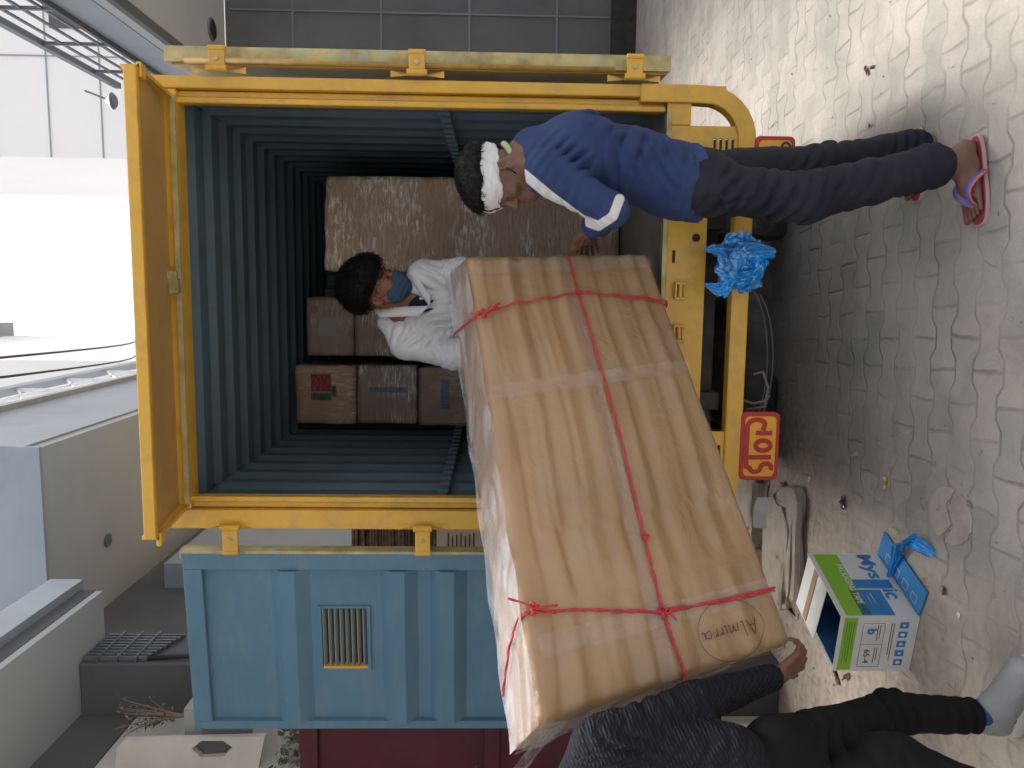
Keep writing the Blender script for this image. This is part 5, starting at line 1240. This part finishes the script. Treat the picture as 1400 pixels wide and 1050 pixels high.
# sweatshirt
shirtA = cloth('blue_sweatshirt', (.030, .048, .130), vscale=5, dirt=(.02, .034, .10), dscale=7, damt=.5)
Yn = A(0, 1, 0)
pr = [cap(neckA+A(.01, 0, -.02), chA+A(.01,0,0), .075, .125, .06, (Yn, 1.25)), cap(chA+A(.012, 0, 0), midA+A(.0, 0, 0), .125, .110, .06, (Yn, 1.35)), cap(midA, pelA+A(0, 0, .03), .115, .118, .05, (Yn, 1.30)), cap(pelA+A(0,0,.06), pelA+A(-.010, 0, -.12), .124, .130, .03, (Yn, 1.38)),
      cap(neckA+A(.02,0,-.02), shN+A(0, .02, 0), .06, .062, .05), cap(neckA+A(.02,0,-.02), shF, .06, .062, .05), cap(shN, elN, .070, .055, .03), cap(elN, wrN+(elN-wrN)*.22, .055, .043, .02), cap(shF, elF, .062, .050, .03), cap(elF, wrF+(elF-wrF)*.25, .048, .040, .02),
      cap(midA+A(-.05, -.06, -.05), pelA+A(-.05, -.05, .02), .06, .07, .05)]
waist = pelA+A(0, 0, -.03)
dz_ = nrm(elN-shN)
spec = [(elN, nrm(wrN-elN), .030, .0045, .07), ((shN+elN)/2, dz_, .05, .003, .09), (shN+A(.04, -.02, -.05), A(.6, 0, .8), .035, .006, .09), (midA+A(.02, -.12, 0), A(.3, 0, 1), .055, .0065, .14), (midA+A(-.05, -.12, -.08), A(-.6, 0, 1), .04, .006, .10), (pelA+A(0, -.12, .06), A(0.1, 0, 1), .032, .005, .09), (chA+A(.1, -.08, -.08), A(1, 0, .3), .05, .004, .1)]
fo_ = folds(spec, 11, .0022, 3.2); hemz = pelA[2]-.010
V, F = sdf_mesh(pr, .0052, fo_, lambda x, y, z: hemz+.012-z+.10*(x-pelA[0])+0*y)
keep = V[:, 2] > waist[2]-.035
# white stripe running down the sleeve from the collar and round the elbow
s1 = P(712, 240, y=2.45); st = [P(716, 238, y=2.44), P(752, 268, y=2.44), P(795, 300, y=2.44), P(818, 309, y=2.44), P(838, 296, y=2.44), P(847, 272, y=2.43)]
d_ = np.full(len(V), 9.)
VV = V-CAM; VVn = VV/VV[:, 1:2]*2.44       # sleeve seam measured in the plane of the arm
for a, b in zip(st[:-1], st[1:]):
    for q, c0 in ((0, 0),):
        aa = (a-CAM)/(a-CAM)[1]*2.44; bb = (b-CAM)/(b-CAM)[1]*2.44; d_ = np.minimum(d_, seg_dist(VVn, aa, bb))
stripe = d_-.0165; stripe[V[:, 1] > 2.56] = 1
# hem band: darker rib at the waist
attr_mix(shirtA, 'stripe', (.60, .60, .60), .003)
shA = mk('sweatshirt', V, F, shirtA, manA, smooth=True, attr={'stripe': stripe})
V, F = sdf_mesh([cap(pelA+A(-.002, 0, .10), pelA+A(-.010, 0, -.12), .126, .133, .02, (Yn, 1.38))], .005, lambda p: .0016*np.sin(p[:, 1]*160+p[:, 0]*90), lambda x, y, z: np.maximum(hemz-.022-z+.10*(x-pelA[0])+0*y, z-hemz-.022-.10*(x-pelA[0])+0*y)); mk('hem_band', V, F, cloth('blue_hem', (.036, .060, .155)), shA, smooth=True)
V, F = sdf_mesh([cap(wrN+(elN-wrN)*.40, wrN+(elN-wrN)*.10, .041, .034, .01)], .004, folds([(wrN, nrm(elN-wrN), .02, .002, .1)], 4, .001, 9)); mk('cuff', V, F, cloth('dark_sleeve', (.022, .024, .035)), shA, smooth=True) if False else mk('cuff', V, F, cloth('blue_cuff', (.036, .060, .155)), shA, smooth=True)
# pale green collar
mb = MB(); nc = neckA+A(.012, 0, .006); nd_ = nrm(LA(0, -.03, -.05)-neckA)
fx = nrm(np.cross(Yn, nd_))
mb.tube([nc+nd_*.050+(Yn*math.cos(a)*.070+fx*math.sin(a)*.068) for a in np.linspace(0, 6.283, 33)[:-1]], .011, 10, closed=True); mb.mk('collar', cloth('pale_green', (.38, .47, .25)), shA, smooth=True)
# trousers
tr = cloth('dark_trousers', (.017, .019, .029), vscale=5, var=.2, dirt=(.032, .030, .034), dscale=5, damt=.5)
pr = [cap(pelA+A(0, 0, .02), pelA+A(0, 0, -.05), .100, .105, .03, (Yn, 1.35)), cap(pelA, hipN, .090, .086, .04), cap(pelA, hipF, .090, .086, .04), cap(hipN, knN, .088, .072, .04), cap(hipF, knF, .086, .068, .03),
      cap(knN, anN+A(0, 0, .06), .076, .068, .03), cap(anN+A(0,0,.08), anN+A(0,0,.045), .069, .068, .02), cap(knF, anF+A(0,0,.07), .066, .054, .03), cap(anF+A(0,0,.08), anF+A(0,0,.05), .056, .053, .02)]
spec = [(knN, A(.5, 0, 1), .045, .0075, .13), (knN+A(-.03, 0, .12), A(.8, 0, 1), .05, .006, .11), (hipN+A(0, -.08, -.02), A(.5, 0, 1), .045, .006, .12), (anN+A(0, 0, .12), A(-.3, 0, 1), .04, .006, .10), (anN+A(0,0,.25), A(.6, 0, 1), .06, .004, .14), (knF, A(.4, 0, 1), .05, .006, .14), (anF+A(0,0,.12), A(.2, 0, 1), .04, .005, .12), (hipN+A(-.1, -.05, -.12), A(1, 0, .4), .045, .006, .1), (pelA+A(.08, -.1, -.04), A(1, 0, 0), .02, .002, .06)]
V, F = sdf_mesh(pr, .0052, folds(spec, 21, .0045, 4)); trA = mk('trousers', V, F, tr, manA, smooth=True)
for s, off in ((0, 0), ):
    a = pelA+A(.02, -.142, -.035); MB().tube([a, a+A(-.01, -.004, -.05), a+A(-.05, .0, -.055)], .0022, 6).mk('pocket_seam', cloth('seam', (.008, .009, .014)), trA, smooth=True)
# flip-flops
sole_side = mat('sole_pink', (.50, .30, .30), .7, var=.1); sole_top = mat('sole_red', (.26, .045, .05), .7, var=.15, vscale=12); strapc = mat('strap_blue', (.09, .14, .42), .5); strape = mat('strap_coral', (.62, .12, .10), .5)
def flipflop(h0, t0, parent, name='flip_flop', wide=.048, s=1):
    d = nrm(A(t0[0]-h0[0], t0[1]-h0[1], 0)); x = A(d[1], -d[0], 0)*s; L = np.linalg.norm(t0-h0); o = A(h0[0], h0[1], 0); h_ = lambda t: h0[2]+(t0[2]-h0[2])*t
    outl = []
    N_ = 40
    for k in range(N_):
        a = 2*math.pi*k/N_; u = .5-.5*math.cos(a); wv = wide*(.70+.36*u)*abs(math.sin(a))**.62*(1-.10*math.exp(-((u-.45)/.15)**2))*np.sign(math.sin(a)); outl.append((u*L, wv))
    def lay(z0, z1, k_, nm, mt, par):
        v = [o+d*(L/2+(a-L/2)*k_)+x*b*k_+A(0,0,h_(a/L)-.014+z0) for a, b in outl]+[o+d*(L/2+(a-L/2)*k_)+x*b*k_+A(0,0,h_(a/L)-.014+z1) for a, b in outl]
        f = [tuple(range(N_))[::-1], tuple(range(N_, 2*N_))]+[(i, (i+1) % N_, N_+(i+1) % N_, N_+i) for i in range(N_)]
        return mk(nm, v, f, mt, par, bevel=.002)
    so_ = lay(0, .013, 1, name, sole_side, parent); lay(.0131, .0165, .965, 'footbed', sole_top, so_)
    for sd in (-1, 1):
        p0 = o+d*L*.42+x*sd*wide*.80+A(0,0,h_(.42)-.002); p3 = o+d*L*.80+x*.010+A(0,0,h_(.8)+.008); pm = o+d*L*.60+x*sd*.046+A(0,0,h_(.6)+.080); pm2 = o+d*L*.72+x*(sd*.018+.006)+A(0,0,h_(.7)+.060)
        pts = []
        for t in np.linspace(0, 1, 12): pts.append((1-t)**3*p0+3*(1-t)**2*t*pm+3*(1-t)*t*t*pm2+t**3*p3)
        MB().tube(pts, list(np.linspace(.017, .009, 12)), 10, flat=(A(0, -.35, 1), .3)).mk('strap', strape, so_, smooth=True)
        MB().tube([q+A(0, -.0012, .0028) for q in pts], list(np.linspace(.011, .005, 12)), 10, flat=(A(0, -.35, 1), .3)).mk('strap_inlay', strapc, so_, smooth=True)
    return so_
flipflop(solN0, solN1, manA, s=-1); flipflop(solF0, solF1, manA, wide=.045, s=-1)

# ================================================================== man in white inside the truck
skinB = person_mats('skin_warm', (.22, .085, .050))
hcB = P(517, 393, y=3.45); fB = A(.70, -.44, -.56); uB = A(.40, -.25, .70)
neckB = P(553, 425, y=3.53); shBL = P(556, 468, y=3.50); shBR = P(580, 378, y=3.52); chB = P(600, 425, y=3.55); pelB = P(735, 430, y=3.78)
elBL = P(622, 487, y=3.42); wrBL = P(668, 465, y=3.30); elBR = P(630, 372, y=3.40); wrBR = P(665, 395, y=3.28)
hp, LB, RB = head_prims(hcB, fB, uB)
kL = A(pelB[0]-.14, 3.52, 1.34); kR = A(pelB[0]+.14, 3.55, 1.34); aL = A(pelB[0]-.13, 3.78, 1.03); aR = A(pelB[0]+.16, 3.80, 1.03)
pr = hp+[cap(LB(0, -.03, -.05), neckB, .050, .056, .03), cap(neckB, chB, .07, .12, .05, (Yn, .9)), cap(chB, pelB, .12, .12, .05), cap(neckB, shBL, .05, .055, .04), cap(neckB, shBR, .05, .055, .04),
         cap(shBL, elBL, .045, .036), cap(elBL, wrBL, .035, .025), cap(shBR, elBR, .045, .036), cap(elBR, wrBR, .035, .025), cap(pelB, kL, .085, .058, .03), cap(pelB, kR, .085, .058, .03), cap(kL, aL, .056, .036), cap(kR, aR, .056, .036)]
pr += hand_prims(wrBL, nrm(A(.1, -.6, -.5)), A(0, .5, -.8), -1)+hand_prims(wrBR, nrm(A(-.1, -.6, -.5)), A(0, .5, -.8), 1)
for a_ in (aL, aR): pr += foot_prims(A(a_[0], a_[1]+.04, .957), A(a_[0]+.02, a_[1]-.20, .955), ankle=a_)
V, F = sdf_mesh(pr, .0045)
manB = mk('person', V, F, [skinB], origin=(float(pelB[0]), 3.75, ZS), smooth=True)
tag(manB, 'man in white shirt and blue face mask with black hair crouching inside the truck', 'person')
face_marks(LB, manB)
for s in (-1, 1): MB().tube([LB(s*.031, .0840, -.003), LB(s*.031, .0885, -.004)], [.006, .0045], 10).mk('eye', mat('eye_dark', (.02, .012, .01), .15), manB, smooth=True)
hair_mesh(hcB, RB, (.087, .107, .086), (0, -.018, .060), lambda q: np.maximum(.034-q[:, 2]-.55*np.maximum(-q[:, 1]-.0, 0)+.25*np.maximum(q[:, 1]-.05, 0), -.03), 8, .010, 3800, manB, slen=.042, curl=.9)
# mask: a shell over nose, mouth and chin
maskm = cloth('blue_mask', (.040, .078, .125), bump=.3, bscale=200)
def mcut(p):
    q = (p-hcB)@RB.T; top = -.022-.20*np.abs(q[:, 0]); side = .010-.35*(q[:, 2]+.07)
    return np.clip(np.maximum(np.maximum(q[:, 2]-top, side-q[:, 1]), -.002), 0, .06)+.0012*np.sin(q[:, 2]*260)
V, F = sdf_mesh([ell(LB(0, .040, -.058), (.072, .064, .062), RB, .02), cap(LB(0, .096, -.030), LB(0, .096, -.060), .026, .022, .03), cap(LB(0, .070, -.095), LB(0, .076, -.097), .030, .028, .03), cap(LB(-.045, .045, -.075), LB(.045, .045, -.075), .030, .030, .03)], .0035, mcut)
mk('face_mask', V, F, maskm, manB, smooth=True)
for s in (-1, 1): MB().tube([LB(s*.069, .024, -.030), LB(s*.083, -.005, -.010), LB(s*.080, -.026, .012)], .0016, 6).mk('ear_loop', maskm, manB, smooth=True); MB().tube([LB(s*.069, .022, -.095), LB(s*.079, .0, -.06), LB(s*.082, -.022, -.035)], .0016, 6).mk('ear_loop', maskm, manB, smooth=True)
white_shirt = cloth('white_shirt', (.66, .66, .69), vscale=4, var=.04, rough=.75)
pr = [cap(neckB+A(0, .03, -.03), chB+A(0, .0, 0), .085, .145, .05, (Yn, .9)), cap(chB, pelB, .148, .135, .06), cap(neckB+A(0, .03, -.02), shBL+A(0,.0,.0), .065, .068, .06), cap(neckB+A(0, .03, -.02), shBR, .065, .068, .06),
      cap(shBL, elBL, .072, .058, .04), cap(elBL, wrBL, .058, .042, .03), cap(shBR, elBR, .070, .058, .04), cap(elBR, wrBR, .056, .042, .03)]
chest = P(600, 430, y=3.42)
def cutneck(p):
    """open collar: the cloth stays away from the throat"""
    q0 = P(560, 408, y=3.40); return .0*p[:, 0]
pr += [('c', LB(0, -.02, -.05), neckB+A(.03, -.05, -.03), .060, .050, 'sub', .02), ('c', neckB+A(.03, -.07, -.0), neckB+A(.035, -.125, -.11), .055, .018, 'sub', .02)]
pr += [cap(P(530, 440, y=3.54), shBL, .048, .06, .03)]
spec = [(elBL, nrm(wrBL-elBL), .03, .006, .09), (P(585, 478, y=3.40), A(.7, 0, 1), .035, .007, .10), (chest, A(1, 0, .35), .04, .007, .13), (P(600, 380, y=3.42), A(1, 0, -.6), .035, .006, .10), (P(560, 455, y=3.42), A(.2, 0, 1), .05, .004, .10), (elBR, nrm(wrBR-elBR), .03, .006, .09)]
V, F = sdf_mesh(pr, .0055, folds(spec, 31, .0022, 3.5)); shB = mk('shirt', V, F, white_shirt, manB, smooth=True)
# collar leaves
def leaf(pts3, name='collar', th=.004, parent=None, m=white_shirt):
    mb = MB(); p0, p1, p2, p3 = [A(*q) for q in pts3]; mb.grid(lambda u, v: (1-u)*(1-v)*p0+u*(1-v)*p1+u*v*p2+(1-u)*v*p3+A(0, -.012*math.sin(math.pi*v), .004*math.sin(math.pi*u)), 14, 8); o = mb.mk(name, m, parent, smooth=True); s_ = o.modifiers.new('t', 'SOLIDIFY'); s_.thickness = th; return o
leaf([P(509, 421, y=3.52), P(586, 419, y=3.36), P(574, 432, y=3.37), P(520, 434, y=3.46)], parent=shB)
leaf([P(558, 376, y=3.48), P(587, 419, y=3.36), P(589, 404, y=3.37), P(567, 370, y=3.46)], parent=shB)
V, F = sdf_mesh([cap(neckB+A(.01, -.015, -.06), chB+A(.02, -.06, .02), .07, .085, .03)], .005); mk('undershirt', V, F, cloth('navy_undershirt', (.015, .018, .04)), shB, smooth=True)
V, F = sdf_mesh([cap(pelB+A(0,0,.06), pelB, .13, .13, .03), cap(pelB, kL, .10, .075, .04), cap(pelB, kR, .10, .075, .04), cap(kL, aL, .075, .055, .03), cap(kR, aR, .075, .055, .03)], .007, folds([(kL, A(0,.5,1), .05, .005, .12)], 41, .003, 4)); mk('trousers', V, F, cloth('grey_trousers', (.05, .05, .055)), manB, smooth=True)

# ================================================================== man in the dark sweater lifting the left end
skinC = person_mats('skin_brown', (.155, .070, .045))
shC = P(822, 1020, y=1.93); elC = P(950, 962, y=2.02); wrC = P(1066, 922, y=2.17); headC = P(684, 1126, y=1.98)
neckC = P(765, 1112, y=1.92); shC2 = P(835, 1180, y=1.86); chC = P(900, 1120, y=1.86); pelC = P(1050, 1085, y=1.86)
hipC1 = pelC+A(.07, .05, -.05); hipC2 = pelC+A(-.03, -.09, -.05)
knC1 = P(1215, 976, y=2.14); anC1 = P(1362, 974, y=2.14); knC2 = P(1225, 1052, y=1.86); anC2 = P(1400, 1100, y=1.80); anC2[2] = max(anC2[2], .12)
fC = A(.85, .35, -.35); uC = A(.25, 0, 1)
hp, LC, RC = head_prims(headC, fC, uC)
thC = P(1076, 884, y=2.19)
pr = hp+[cap(LC(0, -.03, -.05), neckC, .052, .058, .03), cap(neckC, chC, .07, .12, .05), cap(chC, pelC, .12, .115, .05), cap(neckC, shC, .05, .055, .04), cap(neckC, shC2, .05, .055, .04), cap(shC, elC, .048, .038), cap(elC, wrC, .037, .026),
         cap(pelC, hipC1, .09, .085, .04), cap(pelC, hipC2, .09, .085, .04), cap(hipC1, knC1, .082, .052, .03), cap(hipC2, knC2, .082, .052, .03), cap(knC1, anC1, .044, .032), cap(knC2, anC2, .050, .035), cap(shC2, shC2+A(.2, .12, -.2), .048, .038), cap(shC2+A(.2, .12, -.2), P(1010, 1100, y=2.25), .037, .026)]
kn_dir = nrm(P(1104, 893, y=2.22)-wrC)
pr += hand_prims(wrC, kn_dir, nrm(A(.2, .9, .15)), -1, curl=(.55, .58, .62, .66), thumb=(.1, .1), sc=1.0, spread=.10)
pr += hand_prims(P(1010, 1100, y=2.25), A(.2, .4, .4), A(.3, -.4, .6), 1)
V, F = sdf_mesh(pr, .0042)
manC = mk('person', V, F, [skinC], origin=(float(pelC[0]), 2.0, 0), smooth=True)
tag(manC, 'man in dark knitted sweater and black trousers lifting the lower left end of the package', 'person')
hair_mesh(headC, RC, (.092, .112, .095), (0, -.020, .066), lambda q: np.maximum(.030-q[:, 2]-.5*np.maximum(-q[:, 1], 0), -.03), 9, .006, 800, manC, slen=.025)
# knitted sweater
kn = cloth('knit_sweater', (.008, .009, .014), bump=.0); t_ = kn.node_tree; b_ = t_.nodes['Principled BSDF']
tc = N(t_, 'ShaderNodeNewGeometry'); mp = N(t_, 'ShaderNodeMapping'); mp.inputs['Rotation'].default_value = (0, .5, .2); t_.links.new(tc.outputs['Position'], mp.inputs[0])
w1 = N(t_, 'ShaderNodeTexWave'); w1.inputs['Scale'].default_value = 24; w1.inputs['Distortion'].default_value = 3.5; w1.bands_direction = 'X'; t_.links.new(mp.outputs[0], w1.inputs['Vector'])
w2 = N(t_, 'ShaderNodeTexWave'); w2.inputs['Scale'].default_value = 30; w2.inputs['Distortion'].default_value = 3.5; w2.bands_direction = 'Z'; t_.links.new(mp.outputs[0], w2.inputs['Vector'])
hgt = math_node(t_, 'MULTIPLY', w1.outputs['Fac'], w2.outputs['Fac']); bp = N(t_, 'ShaderNodeBump'); bp.inputs['Strength'].default_value = .9; bp.inputs['Distance'].default_value = .004; t_.links.new(hgt, bp.inputs['Height']); t_.links.new(bp.outputs[0], b_.inputs['Normal'])
src = b_.inputs['Base Color'].links[0].from_socket; mx = N(t_, 'ShaderNodeMix', data_type='RGBA'); t_.links.new(math_node(t_, 'MULTIPLY', hgt, .28), mx.inputs[0]); t_.links.new(src, mx.inputs[6]); mx.inputs[7].default_value = (.05, .055, .075, 1); t_.links.new(mx.outputs[2], b_.inputs['Base Color'])
pr = [cap(neckC, chC, .08, .135, .05), cap(chC, pelC+A(0,0,.05), .135, .125, .05), cap(neckC, shC, .062, .072, .05), cap(neckC, shC2, .062, .07, .05), cap(shC, elC, .072, .056, .04), cap(elC, wrC+(elC-wrC)*.12, .056, .041, .03), cap(shC2, shC2+A(.2, .12, -.2), .07, .055), cap(shC2+A(.2,.12,-.2), P(1010, 1100, y=2.25), .052, .04),
      cap(shC+A(-.02, -.03, -.06), pelC+A(.08, .02, .10), .08, .09, .06)]
spec = [(elC, nrm(wrC-elC), .04, .004, .10), ((elC+shC)/2, nrm(elC-shC), .05, .0035, .12), (chC+A(.1, 0, -.1), A(.5, 0, 1), .05, .004, .12), (shC+A(.03, -.05, -.06), A(1, 0, -.6), .04, .004, .1)]
V, F = sdf_mesh(pr, .0052, folds(spec, 51, .0018, 4)); swC = mk('sweater', V, F, kn, manC, smooth=True)
V, F = sdf_mesh([cap(neckC+(LC(0, -.03, -.05)-neckC)*.1, neckC+(LC(0, -.03, -.05)-neckC)*.45, .068, .062, .01)], .005); mk('shirt_collar', V, F, cloth('grey_collar', (.34, .33, .38)), swC, smooth=True)
blk = cloth('black_trousers', (.006, .006, .0075), var=.2, dirt=(.014, .013, .012), dscale=5, damt=.4)
pr = [cap(pelC+A(0,0,.04), pelC, .118, .12, .03), cap(pelC, hipC1, .11, .10, .04), cap(pelC, hipC2, .11, .10, .04), cap(hipC1, knC1, .094, .062, .04), cap(hipC2, knC2, .10, .085, .04), cap(knC1, anC1+A(-.01,0,.085), .060, .052, .03), cap(knC2, anC2+A(0,0,.08), .082, .07, .03)]
spec = [(knC1, A(.3, 0, 1), .045, .006, .12), (anC1+A(0, 0, .1), A(0, 0, 1), .045, .005, .1), (hipC1+A(0, 0, -.15), A(.5, 0, 1), .06, .006, .15), (knC2, A(-.4, 0, 1), .06, .006, .15)]
V, F = sdf_mesh(pr, .0055, folds(spec, 61, .003, 4)); mk('trousers', V, F, blk, manC, smooth=True)
shoe_up = mat('grey_shoe', (.27, .28, .29), .7, var=.15, vscale=20, bump=.3, bscale=150, dirt=(.2, .17, .14), dscale=10, damt=.5); shoe_sole = mat('shoe_sole', (.52, .52, .50), .7, dirt=(.3, .26, .2), dscale=12, damt=.6)
def shoe(an, d):
    d = nrm(A(d[0], d[1], 0)); x = A(-d[1], d[0], 0); o = A(an[0], an[1], 0); Q = lambda a, b, c_: o+d*a*.92+x*b*.9+A(0,0,c_)
    V, F = sdf_mesh([cap(Q(-.04, 0, .055), Q(.06, 0, .06), .040, .042, .02), cap(Q(.06, 0, .055), Q(.17, .004, .040), .043, .036, .03), cap(Q(-.03, 0, .10), Q(.02, 0, .095), .042, .040, .03), cap(Q(.1, 0, .05), Q(.18, .0, .038), .045, .034, .02), ('e', Q(0, 0, -.01), (.5, .5, .028), I3, 0, 'sub', .004)], .0045)
    so_ = mk('shoe', V, F, shoe_up, manC, smooth=True)
    V, F = sdf_mesh([cap(Q(-.045, 0, .018), Q(.06, 0, .018), .042, .040, .02), cap(Q(.06, 0, .018), Q(.18, .003, .018), .040, .040, .02), ('e', Q(.06, 0, -.20), (.5, .5, .201), I3, 0, 'sub', .003), ('e', Q(.06, 0, .235), (.6, .6, .2), I3, 0, 'sub', .003)], .004)
    mk('sole', V, F, shoe_sole, so_, smooth=True)
    mb = MB()
    for k in range(4): mb.tube([Q(.03+.025*k, -.02, .100-.011*k), Q(.035+.025*k, 0, .106-.011*k), Q(.04+.025*k, .02, .100-.011*k)], .003, 6)
    mb.mk('laces', shoe_sole, so_, smooth=True)
shoe(anC1, A(.95, -.25, 0)); shoe(anC2, A(.9, -.4, 0))
V, F = sdf_mesh([cap(anC1+A(0,0,.04), anC1-A(0,0,.03), .040, .038, .01)], .004); mk('sock', V, F, cloth('blue_sock', (.03, .09, .22)), manC, smooth=True)
